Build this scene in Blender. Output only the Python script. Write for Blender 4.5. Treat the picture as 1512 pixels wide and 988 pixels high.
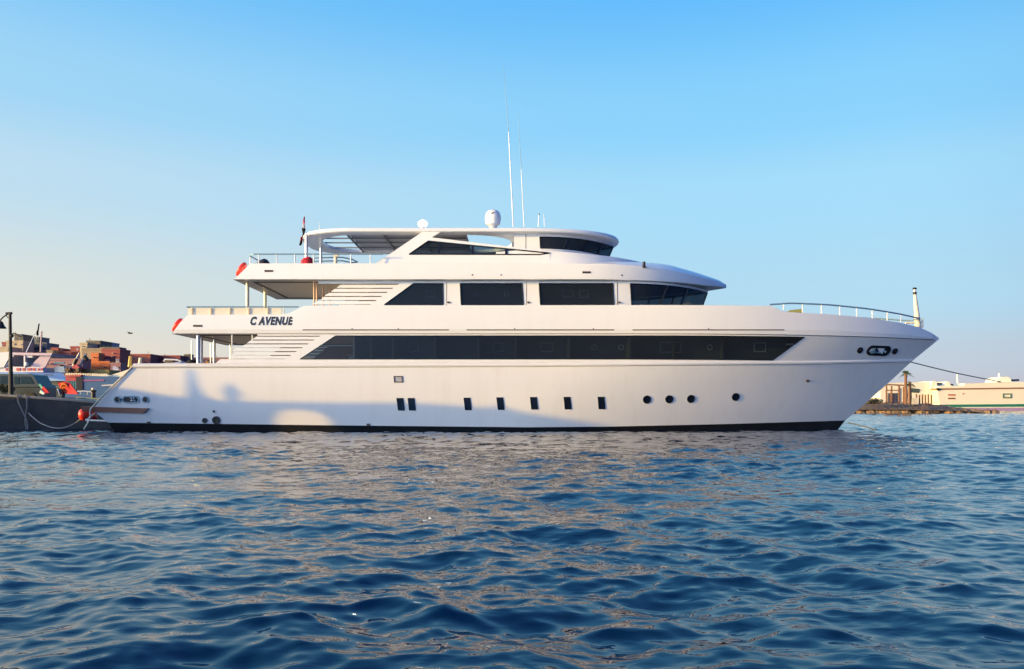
import bpy, bmesh, math, random
import numpy as np
from mathutils import Vector, Matrix
from mathutils.bvhtree import BVHTree

for _o in list(bpy.data.objects):
    bpy.data.objects.remove(_o)
sc = bpy.context.scene
C = sc.collection
R = math.radians

# ------------------------------------------------------------------ camera
CAM_H, HY, F = 1.25, 600.0, 1200.0          # eye height, horizon row and focal length in photo pixels
cd = bpy.data.cameras.new('camera')
cd.sensor_width = 36.0
cd.lens = 36.0 * F / 1512.0
cd.shift_y = (HY - 494.0) / 1512.0
cd.clip_start, cd.clip_end = 0.1, 20000
cam = bpy.data.objects.new('camera', cd)
cam.location = (0, 0, CAM_H)
cam.rotation_euler = (R(90), 0, 0)
C.objects.link(cam)
sc.camera = cam

# ------------------------------------------------------------------ sky and sun
SUN_AZ, SUN_EL = -113.0, 8.0                 # clockwise from the view direction; low sun behind the left shoulder
w = bpy.data.worlds.new('World')
sc.world = w
w.use_nodes = True
nt = w.node_tree
N, L = nt.nodes, nt.links
bg = N['Background']
bg.inputs['Strength'].default_value = 0.1
sky = N.new('ShaderNodeTexSky')
sky.sky_type = 'NISHITA'
sky.sun_disc = False
sky.sun_elevation, sky.sun_rotation = R(SUN_EL), R(SUN_AZ)
sky.air_density, sky.dust_density, sky.ozone_density = 1.0, 0.6, 1.5
hs = N.new('ShaderNodeHueSaturation')
hs.inputs['Saturation'].default_value = 1.3
L.new(sky.outputs[0], hs.inputs['Color'])
tc = N.new('ShaderNodeTexCoord')
sx = N.new('ShaderNodeSeparateXYZ')
L.new(tc.outputs['Generated'], sx.inputs[0])


def s2l(c):
    return tuple(((v / 255) / 12.92 if v / 255 <= 0.04045 else ((v / 255 + 0.055) / 1.055) ** 2.4) for v in c)


def ramp(stops, src):
    r = N.new('ShaderNodeValToRGB')
    r.color_ramp.interpolation = 'EASE'
    e = r.color_ramp.elements
    while len(e) < len(stops):
        e.new(0.5)
    for q, (p, c) in zip(e, stops):
        q.position = p
        q.color = (*s2l(c), 1)
    L.new(src, r.inputs[0])
    return r.outputs[0]


zl = ramp([(0.0, (246, 222, 194)), (0.05, (236, 224, 208)), (0.12, (222, 226, 220)), (0.24, (194, 224, 242)), (0.33, (164, 216, 248)), (0.46, (118, 197, 252)), (0.7, (82, 164, 247)), (1.0, (42, 110, 214))], sx.outputs['Z'])
zr = ramp([(0.0, (198, 190, 204)), (0.05, (190, 203, 222)), (0.12, (178, 217, 240)), (0.24, (168, 222, 251)), (0.33, (140, 212, 255)), (0.46, (100, 190, 255)), (0.7, (82, 166, 250)), (1.0, (42, 110, 214))], sx.outputs['Z'])
mr = N.new('ShaderNodeMapRange')
mr.interpolation_type = 'SMOOTHSTEP'
mr.inputs[1].default_value, mr.inputs[2].default_value = -0.65, 0.3
L.new(sx.outputs['X'], mr.inputs[0])
mx = N.new('ShaderNodeMix')
mx.data_type = 'RGBA'
L.new(mr.outputs[0], mx.inputs['Factor'])
L.new(zl, mx.inputs['A'])
L.new(zr, mx.inputs['B'])
vm = N.new('ShaderNodeVectorMath')
vm.operation = 'SCALE'
vm.inputs['Scale'].default_value = 6.9      # the strength of 0.1 belongs to the physical sky
L.new(mx.outputs['Result'], vm.inputs[0])
m2 = N.new('ShaderNodeMix')
m2.data_type = 'RGBA'
m2.inputs['Factor'].default_value = 0.9
L.new(hs.outputs[0], m2.inputs['A'])
L.new(vm.outputs[0], m2.inputs['B'])
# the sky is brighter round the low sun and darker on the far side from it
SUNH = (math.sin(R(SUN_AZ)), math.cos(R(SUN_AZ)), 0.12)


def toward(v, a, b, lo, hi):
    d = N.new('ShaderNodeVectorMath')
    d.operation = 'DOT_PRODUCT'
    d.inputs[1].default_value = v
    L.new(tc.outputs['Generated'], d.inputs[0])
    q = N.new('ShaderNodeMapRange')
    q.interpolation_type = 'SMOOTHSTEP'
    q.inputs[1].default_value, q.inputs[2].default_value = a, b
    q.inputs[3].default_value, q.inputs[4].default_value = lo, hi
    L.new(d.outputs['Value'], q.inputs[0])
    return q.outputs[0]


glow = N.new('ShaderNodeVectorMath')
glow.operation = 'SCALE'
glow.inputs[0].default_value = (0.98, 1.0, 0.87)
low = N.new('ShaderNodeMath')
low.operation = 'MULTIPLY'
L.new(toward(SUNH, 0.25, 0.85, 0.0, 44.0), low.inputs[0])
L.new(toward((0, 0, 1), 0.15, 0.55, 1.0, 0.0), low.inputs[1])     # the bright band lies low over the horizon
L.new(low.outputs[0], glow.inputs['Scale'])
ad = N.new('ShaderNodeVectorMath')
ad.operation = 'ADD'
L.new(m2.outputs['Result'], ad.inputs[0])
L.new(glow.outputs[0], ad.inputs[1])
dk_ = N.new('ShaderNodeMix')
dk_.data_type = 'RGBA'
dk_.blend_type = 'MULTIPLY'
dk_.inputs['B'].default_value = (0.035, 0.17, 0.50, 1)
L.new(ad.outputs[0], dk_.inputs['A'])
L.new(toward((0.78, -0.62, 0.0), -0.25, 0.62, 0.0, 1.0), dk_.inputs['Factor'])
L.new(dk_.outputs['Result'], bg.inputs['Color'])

sd = bpy.data.lights.new('sun', 'SUN')
sd.energy, sd.angle, sd.color = 3.7, R(0.8), (1.0, 0.59, 0.07)
sun = bpy.data.objects.new('sun', sd)
SUN = Vector((math.sin(R(SUN_AZ)) * math.cos(R(SUN_EL)), math.cos(R(SUN_AZ)) * math.cos(R(SUN_EL)), math.sin(R(SUN_EL))))
sun.rotation_euler = SUN.to_track_quat('Z', 'Y').to_euler()
sun.location = (-30, -20, 30)
C.objects.link(sun)

sc.view_settings.view_transform = 'Standard'
sc.view_settings.look = 'None'
sc.view_settings.gamma = 1
sc.view_settings.exposure = 0.6
sc.render.engine = 'CYCLES'
sc.cycles.use_denoising = True
sc.cycles.sample_clamp_indirect = 4.0
sc.cycles.max_bounces = 8
sc.cycles.transparent_max_bounces = 12
sc.cycles.blur_glossy = 0.5

# ------------------------------------------------------------------ helpers
ROOT = {}


def P(px, py, Y):
    return Vector(((px - 756) / F * Y, Y, CAM_H + (HY - py) / F * Y))


class MB:
    def __init__(s):
        s.v, s.f = [], []

    def add(s, pts, faces):
        b = len(s.v)
        s.v += [tuple(p) for p in pts]
        s.f += [tuple(b + i for i in f) for f in faces]
        return s

    def grid(s, rows, closed=False):
        n = len(rows[0])
        pts = [p for r in rows for p in r]
        fs = []
        for i in range(len(rows) - 1):
            for j in range(n - 1 + closed):
                a, b = i * n + j, i * n + (j + 1) % n
                fs.append((a, b, b + n, a + n))
        return s.add(pts, fs)

    def poly(s, pts):
        return s.add(pts, [tuple(range(len(pts)))])

    def prism(s, pts, off):
        n = len(pts)
        off = Vector(off)
        q = [Vector(p) for p in pts]
        return s.add(q + [p + off for p in q],
                     [tuple(range(n)), tuple(range(2 * n - 1, n - 1, -1))] + [(i, (i + 1) % n, n + (i + 1) % n, n + i) for i in range(n)])

    def pp(s, pix, Y, depth):
        return s.prism([P(a, b, Y) for a, b in pix], (0, depth, 0))

    def box(s, a, b):
        (x0, y0, z0), (x1, y1, z1) = a, b
        return s.prism([(x0, y0, z0), (x1, y0, z0), (x1, y0, z1), (x0, y0, z1)], (0, y1 - y0, 0))

    def tube(s, pts, r, n=8):
        pts = [Vector(p) for p in pts]
        rs = r if isinstance(r, (list, tuple)) else [r] * len(pts)
        rows, up = [], None
        for i, p in enumerate(pts):
            t = (pts[min(i + 1, len(pts) - 1)] - pts[max(i - 1, 0)])
            t = t.normalized() if t.length > 1e-9 else Vector((0, 0, 1))
            if up is None:
                up = Vector((0, 0, 1)) if abs(t.z) < 0.9 else Vector((1, 0, 0))
            a = (up - t * up.dot(t)).normalized()
            b = t.cross(a)
            up = a
            rows.append([p + (a * math.cos(k * 2 * math.pi / n) + b * math.sin(k * 2 * math.pi / n)) * rs[i] for k in range(n)])
        s.grid(rows, True)
        b0 = len(s.v)
        s.v += [tuple(p) for p in rows[0]] + [tuple(p) for p in rows[-1]]
        s.f += [tuple(b0 + n - 1 - k for k in range(n)), tuple(b0 + n + k for k in range(n))]
        return s

    def lathe(s, prof, c, n=24, axis=None):
        c = Vector(c)
        q = (axis or Vector((0, 0, 1))).to_track_quat('Z', 'Y')
        return s.grid([[c + q @ Vector((r * math.cos(k * 2 * math.pi / n), r * math.sin(k * 2 * math.pi / n), z)) for k in range(n)] for r, z in prof], True)

    def ball(s, c, r, n=12):
        rr = r if isinstance(r, (tuple, list)) else (r, r, r)
        c = Vector(c)
        return s.grid([[c + Vector((rr[0] * math.sin(a) * math.cos(k * 2 * math.pi / n), rr[1] * math.sin(a) * math.sin(k * 2 * math.pi / n), rr[2] * math.cos(a))) for k in range(n)]
                       for a in [0.02 + (math.pi - 0.04) * i / 8 for i in range(9)]], True)

    def mirror(s, cy):
        b = len(s.v)
        s.v += [(x, 2 * cy - y, z) for x, y, z in s.v[:b]]
        s.f += [tuple(b + i for i in reversed(f)) for f in list(s.f)]
        return s

    def build_pair(s, name, mat, parents, **kw):
        """the port piece and its starboard twin, each an object"""
        p = parents if isinstance(parents, (list, tuple)) else (parents, parents)
        a = s.build(name, mat, p[0], **kw)
        s.v = [(x, 2 * CY - y, z) for x, y, z in (tuple(v) for v in s.v)]
        s.f = [tuple(reversed(f)) for f in s.f]
        return a, s.build(name, mat, p[1], **kw)

    def build(s, name, mat, parent=None, smooth=True, sharp=35, recalc=True):
        base = ROOT.get(parent.name, Vector()) if parent else Vector()
        if parent is None and s.v:
            a = np.array(s.v)
            base = Vector(((a[:, 0].min() + a[:, 0].max()) / 2, (a[:, 1].min() + a[:, 1].max()) / 2, a[:, 2].min()))
        me = bpy.data.meshes.new(name)
        me.from_pydata([tuple(Vector(v) - base) for v in s.v], [], s.f)
        if recalc:
            bm = bmesh.new()
            bm.from_mesh(me)
            bmesh.ops.recalc_face_normals(bm, faces=bm.faces)
            bm.to_mesh(me)
            bm.free()
        me.materials.append(mat)
        if smooth:
            me.polygons.foreach_set('use_smooth', [True] * len(me.polygons))
            me.set_sharp_from_angle(angle=R(sharp))
        me.update()
        o = bpy.data.objects.new(name, me)
        C.objects.link(o)
        if parent:
            o.parent = parent
        else:
            o.location = base
        ROOT[o.name] = base
        return o


def empty(name, loc, label, cat, group=None, kind=None):
    o = bpy.data.objects.new(name, None)
    o.location = loc
    o.empty_display_size = 0.3
    C.objects.link(o)
    ROOT[o.name] = Vector(loc)
    return tag(o, label, cat, group, kind)


def tag(o, label=None, cat=None, group=None, kind=None):
    for k, v in (('label', label), ('category', cat), ('group', group), ('kind', kind)):
        if v:
            o[k] = v
    return o


def dup(o, parent=None):
    c = o.copy()
    C.objects.link(c)
    c.parent = parent
    for ch in list(o.children):
        dup(ch, c)
    return c


def mat(name, col, rough=0.5, metal=0.0, noise=None, bump=None, coat=0.0, spec=0.5):
    """principled paint; noise=(scale, amount, other colour) mottles it, bump=(scale, strength)"""
    m = bpy.data.materials.new(name)
    m.use_nodes = True
    t = m.node_tree
    p = t.nodes['Principled BSDF']
    p.inputs['Base Color'].default_value = (*col, 1)
    p.inputs['Roughness'].default_value = rough
    p.inputs['Metallic'].default_value = metal
    p.inputs['Coat Weight'].default_value = coat
    p.inputs['Coat Roughness'].default_value = 0.08
    p.inputs['Specular IOR Level'].default_value = spec
    co = t.nodes.new('ShaderNodeTexCoord')
    if noise:
        n = t.nodes.new('ShaderNodeTexNoise')
        n.inputs['Scale'].default_value = noise[0]
        n.inputs['Detail'].default_value = 6
        n.inputs['Roughness'].default_value = 0.65
        t.links.new(co.outputs['Object'], n.inputs['Vector'])
        r = t.nodes.new('ShaderNodeMapRange')
        r.inputs[1].default_value, r.inputs[2].default_value = 0.4, 0.75
        r.inputs[4].default_value = noise[1]
        t.links.new(n.outputs['Fac'], r.inputs[0])
        mi = t.nodes.new('ShaderNodeMix')
        mi.data_type = 'RGBA'
        mi.inputs['A'].default_value = (*col, 1)
        mi.inputs['B'].default_value = (*noise[2], 1)
        t.links.new(r.outputs[0], mi.inputs['Factor'])
        t.links.new(mi.outputs['Result'], p.inputs['Base Color'])
    if bump:
        n = t.nodes.new('ShaderNodeTexNoise')
        n.inputs['Scale'].default_value = bump[0]
        n.inputs['Detail'].default_value = 4
        t.links.new(co.outputs['Object'], n.inputs['Vector'])
        b = t.nodes.new('ShaderNodeBump')
        b.inputs['Strength'].default_value = bump[1]
        b.inputs['Distance'].default_value = bump[2] if len(bump) > 2 else 0.02
        t.links.new(n.outputs['Fac'], b.inputs['Height'])
        t.links.new(b.outputs[0], p.inputs['Normal'])
    return m


def streaks(m, amount, col, sx=7.0, sz=0.5):
    """faint runs of dirt down a painted side"""
    t = m.node_tree
    p = t.nodes['Principled BSDF']
    co = t.nodes.new('ShaderNodeTexCoord')
    mp = t.nodes.new('ShaderNodeMapping')
    mp.inputs['Scale'].default_value = (sx, sx, sz)
    t.links.new(co.outputs['Object'], mp.inputs['Vector'])
    n = t.nodes.new('ShaderNodeTexNoise')
    n.inputs['Scale'].default_value = 1.0
    n.inputs['Detail'].default_value = 5
    t.links.new(mp.outputs[0], n.inputs['Vector'])
    r = t.nodes.new('ShaderNodeMapRange')
    r.inputs[1].default_value, r.inputs[2].default_value = 0.50, 0.80
    r.inputs[4].default_value = amount
    t.links.new(n.outputs['Fac'], r.inputs[0])
    mi = t.nodes.new('ShaderNodeMix')
    mi.data_type = 'RGBA'
    mi.inputs['B'].default_value = (*col, 1)
    src = p.inputs['Base Color'].links[0].from_socket
    t.links.new(src, mi.inputs['A'])
    t.links.new(r.outputs[0], mi.inputs['Factor'])
    t.links.new(mi.outputs['Result'], p.inputs['Base Color'])
    return m


def glass_mat(name, tint, rough=0.03, body=(0.030, 0.036, 0.043), see=0.6):
    m = bpy.data.materials.new(name)
    m.use_nodes = True
    t = m.node_tree
    p = t.nodes['Principled BSDF']
    p.inputs['Base Color'].default_value = (*body, 1)
    p.inputs['Roughness'].default_value = rough
    tr = t.nodes.new('ShaderNodeBsdfTransparent')
    tr.inputs['Color'].default_value = (*tint, 1)
    mi = t.nodes.new('ShaderNodeMixShader')
    mi.inputs[0].default_value = see
    t.links.new(p.outputs[0], mi.inputs[1])
    t.links.new(tr.outputs[0], mi.inputs[2])
    t.links.new(mi.outputs[0], t.nodes['Material Output'].inputs['Surface'])
    return m


def emit_mat(name, col, strength):
    m = mat(name, col)
    p = m.node_tree.nodes['Principled BSDF']
    p.inputs['Emission Color'].default_value = (*col, 1)
    p.inputs['Emission Strength'].default_value = strength
    return m


M = {}
M['white'] = mat('white_topside_paint', (0.78, 0.77, 0.75), 0.32, noise=(0.5, 0.25, (0.72, 0.70, 0.66)), bump=(1.3, 0.25, 0.02), coat=0.25)
M['hull'] = mat('white_hull_paint', (0.77, 0.76, 0.745), 0.34, noise=(0.35, 0.35, (0.70, 0.685, 0.65)), bump=(0.9, 0.35, 0.025), coat=0.25)
streaks(M['hull'], 0.22, (0.60, 0.55, 0.48), 2.2, 0.35)
streaks(M['white'], 0.12, (0.62, 0.58, 0.52), 2.0, 0.4)
M['boot'] = mat('black_antifouling', (0.006, 0.008, 0.012), 0.5, noise=(1.2, 0.6, (0.018, 0.022, 0.02)))
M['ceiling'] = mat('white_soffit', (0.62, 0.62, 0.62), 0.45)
M['backing'] = mat('shaded_backing', (0.30, 0.21, 0.15), 0.7)  # shade between the louvre slats put into the brown
M['dark'] = mat('black_rubber', (0.012, 0.012, 0.014), 0.5)
M['seam'] = mat('dark_seam', (0.10, 0.07, 0.055), 0.6)
M['deck'] = mat('teak_deck', (0.30, 0.19, 0.11), 0.6, noise=(6, 0.6, (0.22, 0.13, 0.07)))
M['teak'] = mat('varnished_teak', (0.20, 0.055, 0.022), 0.4, noise=(5, 0.7, (0.13, 0.034, 0.016)))
M['steel'] = mat('polished_steel', (0.62, 0.62, 0.62), 0.35, 0.9)
M['rail'] = mat('blue_grey_rail', (0.22, 0.33, 0.40), 0.35, 0.2)
M['ivory'] = mat('ivory_paint', (0.76, 0.68, 0.52), 0.4)
M['cream'] = mat('cream_canvas', (0.74, 0.66, 0.54), 0.7, bump=(6, 0.4, 0.03))
M['glass'] = glass_mat('tinted_window_glass', (0.30, 0.36, 0.42))
M['wing'] = glass_mat('wing_glass', (0.46, 0.54, 0.60), see=0.75)
M['wglass'] = glass_mat('wheelhouse_glass', (0.30, 0.38, 0.44), see=0.5)
M['port'] = mat('porthole_glass', (0.008, 0.012, 0.02), 0.05)
M['mull'] = mat('black_mullion', (0.01, 0.012, 0.016), 0.25)
M['inside'] = mat('cabin_lining', (0.17, 0.18, 0.20), 0.6)
M['inlight'] = mat('cabin_frame', (0.8, 0.8, 0.78), 0.6)
M['panel'] = mat('grey_awning_panel', (0.46, 0.46, 0.50), 0.5)
M['beam'] = mat('grey_awning_beam', (0.16, 0.17, 0.20), 0.4)
M['red'] = mat('red_orange_plastic', (0.80, 0.040, 0.018), 0.35)
M['redcloth'] = mat('red_cloth', (0.62, 0.02, 0.03), 0.8)
M['navy'] = mat('navy_cloth', (0.02, 0.022, 0.045), 0.8)
M['whitecloth'] = mat('white_cloth', (0.72, 0.72, 0.72), 0.8)
M['black'] = mat('black_cloth', (0.010, 0.010, 0.012), 0.85)
M['rope'] = mat('grey_rope', (0.30, 0.29, 0.27), 0.9)
M['cable'] = mat('dark_mooring_line', (0.10, 0.11, 0.11), 0.9)
M['lettering'] = mat('black_lettering', (0.008, 0.009, 0.02), 0.4)
M['ant'] = mat('white_fibreglass_whip', (0.72, 0.74, 0.76), 0.4)
M['lamp'] = emit_mat('lit_floodlight', (1.0, 0.97, 0.9), 6.0)

# ------------------------------------------------------------------ water
WAVES = None


def wave_table():
    rng = np.random.RandomState(11)
    out = []
    n = 170
    for i in range(n):
        lam = 0.11 * (3.2 / 0.11) ** ((i + rng.rand()) / n)
        th = R(82) + rng.normal(0, R(46)) + (rng.rand() < 0.15) * rng.normal(0, R(50))
        k = 2 * math.pi / lam
        slope = 0.0205 * (0.7 + 0.6 * rng.rand())
        slope *= float(np.interp(lam, [0.11, 0.3, 0.5, 0.9, 1.2, 1.7, 3.2], [0.95, 1.05, 1.08, 1.12, 1.05, 0.65, 0.42]))
        out.append((k, math.cos(th), math.sin(th), slope / k, rng.rand() * 2 * math.pi, lam))
    return out


def build_water():
    tab = wave_table()
    ds = [2.4]
    while ds[-1] < 420:
        ds.append(ds[-1] + max(0.0034 * ds[-1], 0.011))
    ds = np.array([-60.0, -15.0, -4.0, 0.5] + ds + [520, 800, 1500, 4000, 9000])
    nc = 1000
    u = np.linspace(-1, 1, nc)
    u = u * (0.62 + 0.38 * u ** 4)                    # denser through the middle
    rows = len(ds)
    # fan of rows: half-width grows with distance
    half = np.where(ds > 0, 7.0 + 1.02 * np.maximum(ds, 0), 60.0)
    X = half[:, None] * u[None, :]
    Y = np.repeat(ds[:, None], nc, 1)
    sp_y = np.gradient(ds)
    sp_x = np.gradient(X, axis=1).mean(1)
    Z = np.zeros_like(X)
    DX = np.zeros_like(X)
    DY = np.zeros_like(X)
    lull = 0.78 + 0.32 * np.sin(X * 0.21 + Y * 0.13 + 1.0) * np.sin(Y * 0.31 - X * 0.09) + 0.12 * np.sin(X * 0.7 - Y * 0.9)
    for k, cx, cy, a, ph, lam in tab:
        q = np.minimum(lam / (2.6 * np.maximum(sp_y * abs(cy), 0.5 * sp_x * abs(cx)) + 1e-6), 1.0)
        wgt = (q * q * (3 - 2 * q)) * (ds > 1.0)
        act = np.nonzero(wgt > 0.02)[0]
        if not len(act):
            continue
        A = a * wgt[act][:, None] * (lull[act] if lam < 1.5 else 1.0)
        arg = k * (cx * X[act] + cy * Y[act]) + ph
        s_, c_ = np.sin(arg), np.cos(arg)
        Z[act] += A * c_
        DX[act] -= 0.78 * A * cx * s_
        DY[act] -= 0.78 * A * cy * s_
    fade = np.clip(1 - (ds - 250) / 170, 0, 1)[:, None] * (ds > 1.0)[:, None]
    co = np.stack([X + DX * fade, Y + DY * fade, Z * fade], -1).reshape(-1, 3).astype(np.float32)
    idx = np.arange(rows * nc).reshape(rows, nc)
    f = np.stack([idx[:-1, :-1], idx[:-1, 1:], idx[1:, 1:], idx[1:, :-1]], -1).reshape(-1, 4).astype(np.int32)
    me = bpy.data.meshes.new('water')
    me.vertices.add(len(co))
    me.vertices.foreach_set('co', co.ravel())
    me.loops.add(f.size)
    me.loops.foreach_set('vertex_index', f.ravel())
    me.polygons.add(len(f))
    me.polygons.foreach_set('loop_start', np.arange(0, f.size, 4, dtype=np.int32))
    me.polygons.foreach_set('loop_total', np.full(len(f), 4, dtype=np.int32))
    me.update(calc_edges=True)
    me.polygons.foreach_set('use_smooth', np.ones(len(f), dtype=bool))
    m = bpy.data.materials.new('sea_water')
    m.use_nodes = True
    t = m.node_tree
    p = t.nodes['Principled BSDF']
    p.inputs['Base Color'].default_value = (0.0008, 0.013, 0.036, 1)
    p.inputs['Roughness'].default_value = 0.02
    p.inputs['IOR'].default_value = 1.45
    g = t.nodes.new('ShaderNodeNewGeometry')
    mp = t.nodes.new('ShaderNodeMapping')
    mp.inputs['Scale'].default_value = (0.75, 1.2, 1.0)
    t.links.new(g.outputs['Position'], mp.inputs['Vector'])
    n1 = t.nodes.new('ShaderNodeTexNoise')
    n1.inputs['Scale'].default_value = 7.0
    n1.inputs['Detail'].default_value = 1
    n1.inputs['Distortion'].default_value = 0.9
    t.links.new(mp.outputs[0], n1.inputs['Vector'])
    n2 = t.nodes.new('ShaderNodeTexNoise')
    n2.inputs['Scale'].default_value = 0.22
    n2.inputs['Detail'].default_value = 2
    t.links.new(g.outputs['Position'], n2.inputs['Vector'])
    r = t.nodes.new('ShaderNodeMapRange')
    r.inputs[1].default_value, r.inputs[2].default_value = 0.38, 0.66
    r.inputs[3].default_value, r.inputs[4].default_value = 0.25, 1.0
    t.links.new(n2.outputs['Fac'], r.inputs[0])
    b = t.nodes.new('ShaderNodeBump')
    b.inputs['Distance'].default_value = 0.009
    t.links.new(r.outputs[0], b.inputs['Strength'])
    t.links.new(n1.outputs['Fac'], b.inputs['Height'])
    t.links.new(b.outputs[0], p.inputs['Normal'])
    me.materials.append(m)
    o = bpy.data.objects.new('water', me)
    C.objects.link(o)
    tag(o, kind='structure', label='wind-rippled deep blue harbour water', cat='water')


build_water()

# ------------------------------------------------------------------ the yacht
CY = 43.8
yacht = empty('yacht', (0, CY, 0), 'long white three-deck motor yacht with dark window bands, moored side-on in the harbour', 'yacht')
U = 1.0 / 30.0                                        # metres per photo pixel on the near side of the hull (40 m off)


def zx(py, Y=40.0):
    return CAM_H + (HY - py) * Y / F


def xx(px, Y=40.0):
    return (px - 756) * Y / F


def sup(X, b, x0, xe, p):
    t = min(max((X - x0) / (xe - x0), 0.0), 1.0)
    return b * max(1 - t ** p, 0.0)


def ease(n, p=1.6):
    return [1 - (1 - i / (n - 1)) ** p for i in range(n)]


def line_px(xs, xe, b, x0, p, pys, zc=None, n=150):
    out = []
    for s in ease(n):
        X = xs + (xe - xs) * s
        h = sup(X, b, x0, xe, p)
        Y = CY - h
        px = 756 + X / Y * F
        z = zc if zc is not None else zx(np.interp(px, [q[0] for q in pys], [q[1] for q in pys]), Y)
        out.append(Vector((X, Y, z)))
    return out


LB = line_px(-19.97, 17.96, 3.62, 0.0, 1.75, [(157, 624), (480, 628), (780, 631), (900, 630), (1080, 626), (1248, 621)])
LM1 = line_px(-20.73, 18.65, 3.70, 0.5, 1.85, [(134, 605), (1267, 605)])
LM2 = line_px(-19.70, 20.15, 3.77, 1.5, 1.95, [(165, 573), (1308, 569)])
LC = line_px(-18.63, 21.53, 3.80, 3.0, 2.1, [(197, 543), (800, 541), (1220, 537), (1346, 534)])
LK = line_px(-19.2, 16.6, 2.9, -2.0, 1.6, None, zc=-1.2)


def mid(a, b, f):
    return [p.lerp(q, f) for p, q in zip(a, b)]


h = MB()
rows = [LB, mid(LB, LM1, 0.5), LM1, mid(LM1, LM2, 0.5), LM2, mid(LM2, LC, 0.5), LC]
h.grid(rows)
hull_tree = BVHTree.FromPolygons([tuple(v) for v in h.v], h.f)
h.mirror(CY)
h.grid([[r[0], Vector((r[0].x, 2 * CY - r[0].y, r[0].z))] for r in rows])          # transom
hull = h.build('hull', M['hull'], yacht, sharp=50)
k = MB().grid([LK, LB]).mirror(CY)
k.grid([[r[0], Vector((r[0].x, 2 * CY - r[0].y, r[0].z))] for r in (LK, LB)])
k.build('boot_stripe', M['boot'], hull)
rr = MB().grid([[p + Vector((0, dy, dz)) for p in LC[:-1]] + [LC[-1] + Vector((0.02, 0, dz))] for dy, dz in ((0.0, -0.03), (-0.07, 0.0), (-0.10, 0.07), (-0.08, 0.15), (0.0, 0.21))]).mirror(CY)
rr.build('rubbing_rail', M['white'], hull)
MB().grid([[p + Vector((0, 0.05, 0.03)) for p in LC], [Vector((p.x, 2 * CY - p.y - 0.05, p.z + 0.03)) for p in LC]]).build('main_deck', M['deck'], yacht)


# upper part of the hull side: from the rubbing rail to the knuckle under the bulwark band
ZK = 4.80
LCX, LCZ = [p.x for p in LC], [p.z for p in LC]


def zcrease(X):
    return float(np.interp(X, LCX, LCZ))


def hb_up(X, z):
    zc = zcrease(X)
    v = min(max((z - zc) / (ZK - zc), 0), 1.15)
    return sup(X, 3.78, 3 + 3 * v, 21.53 + 1.40 * v, 2.1 + 0.25 * v)


def xe_up(z):
    return 21.53 + 1.40 * (z - 3.66) / (ZK - 3.66)


def panel(hb, xl, xr, z0, z1, nx=60, nz=4, off=0.0, ez=1.0):
    """grid on a ship side; z0, z1 may depend on X; xl, xr on z"""
    z0f = z0 if callable(z0) else (lambda X: z0)
    z1f = z1 if callable(z1) else (lambda X: z1)
    rows = []
    for i in range(nz):
        f = i / (nz - 1)
        zr = z0f(0) + (z1f(0) - z0f(0)) * f
        a, b = xl(zr), xr(zr)
        row = []
        for s in ease(nx, ez):
            X = a + (b - a) * s
            z = z0f(X) + (z1f(X) - z0f(X)) * f
            row.append(Vector((X, CY - hb(X, z) - off, z)))
        rows.append(row)
    return rows


def lin(za, xa, zb, xb):
    return lambda z: xa + (xb - xa) * (z - za) / (zb - za)


ZB, ZT = zx(530.3), zx(495.8)                         # main deck glass, bottom and top
gl = lin(ZB, xx(443), ZT, xx(495.5))
# right-hand slant of the glass, solved at the hull's own distance
_yr = 40.35
gr = lin(ZB, xx(1147, _yr), ZT, xx(1192.5, _yr))
s_ = MB()
s_.grid(panel(hb_up, lin(3.15, xx(309), ZB, xx(325)), lambda z: xe_up(z), lambda X: zcrease(X) + 0.1, ZB, 110, 3, ez=1.6))
s_.grid(panel(hb_up, lambda z: xx(380), lambda z: xe_up(z), ZT, ZK, 110, 2, ez=1.6))
s_.grid(panel(hb_up, gr, lambda z: xe_up(z), ZB, ZT, 60, 6, ez=1.5))
side_tree = BVHTree.FromPolygons([tuple(v) for v in s_.v], s_.f)
s_.grid(panel(hb_up, lambda z: gl(z) - 0.75, gl, ZB, ZT, 4, 3))
s_.mirror(CY)
# aft bulkhead of the saloon
ab = xx(520)
s_.box((ab, CY - 3.6, 3.18), (ab + 0.08, CY + 3.6, ZK))
cabin = s_.build('main_deck_side', M['hull'], yacht, sharp=40)
for far in (0, 1):
    g = MB().grid(panel(hb_up, gl, gr, ZB, ZT, 80, 3, off=0.006))
    if far:
        g.v = [(x, 2 * CY - y, z) for x, y, z in g.v]
    win = g.build('window', M['glass'], yacht)
    fr = MB()
    for a, b in (((gl(ZB), ZB), (gl(ZT), ZT)), ((gr(ZB), ZB), (gr(ZT), ZT))):
        pts = [Vector((a[0] + (b[0] - a[0]) * f, 0, a[1] + (b[1] - a[1]) * f)) for f in (0, 0.5, 1)]
        for p in pts:
            p.y = CY - hb_up(p.x, p.z) - 0.01
        fr.tube(pts, 0.022, 6)
    for z in (ZB, ZT):
        n = 60
        fr.tube([Vector((x, CY - hb_up(x, z) - 0.01, z)) for x in np.linspace(gl(z), gr(z), n)], 0.02, 6)
    if far:
        fr.v = [(x, 2 * CY - y, z) for x, y, z in fr.v]
    fr.build('window_frame', M['mull'], win)
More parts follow.
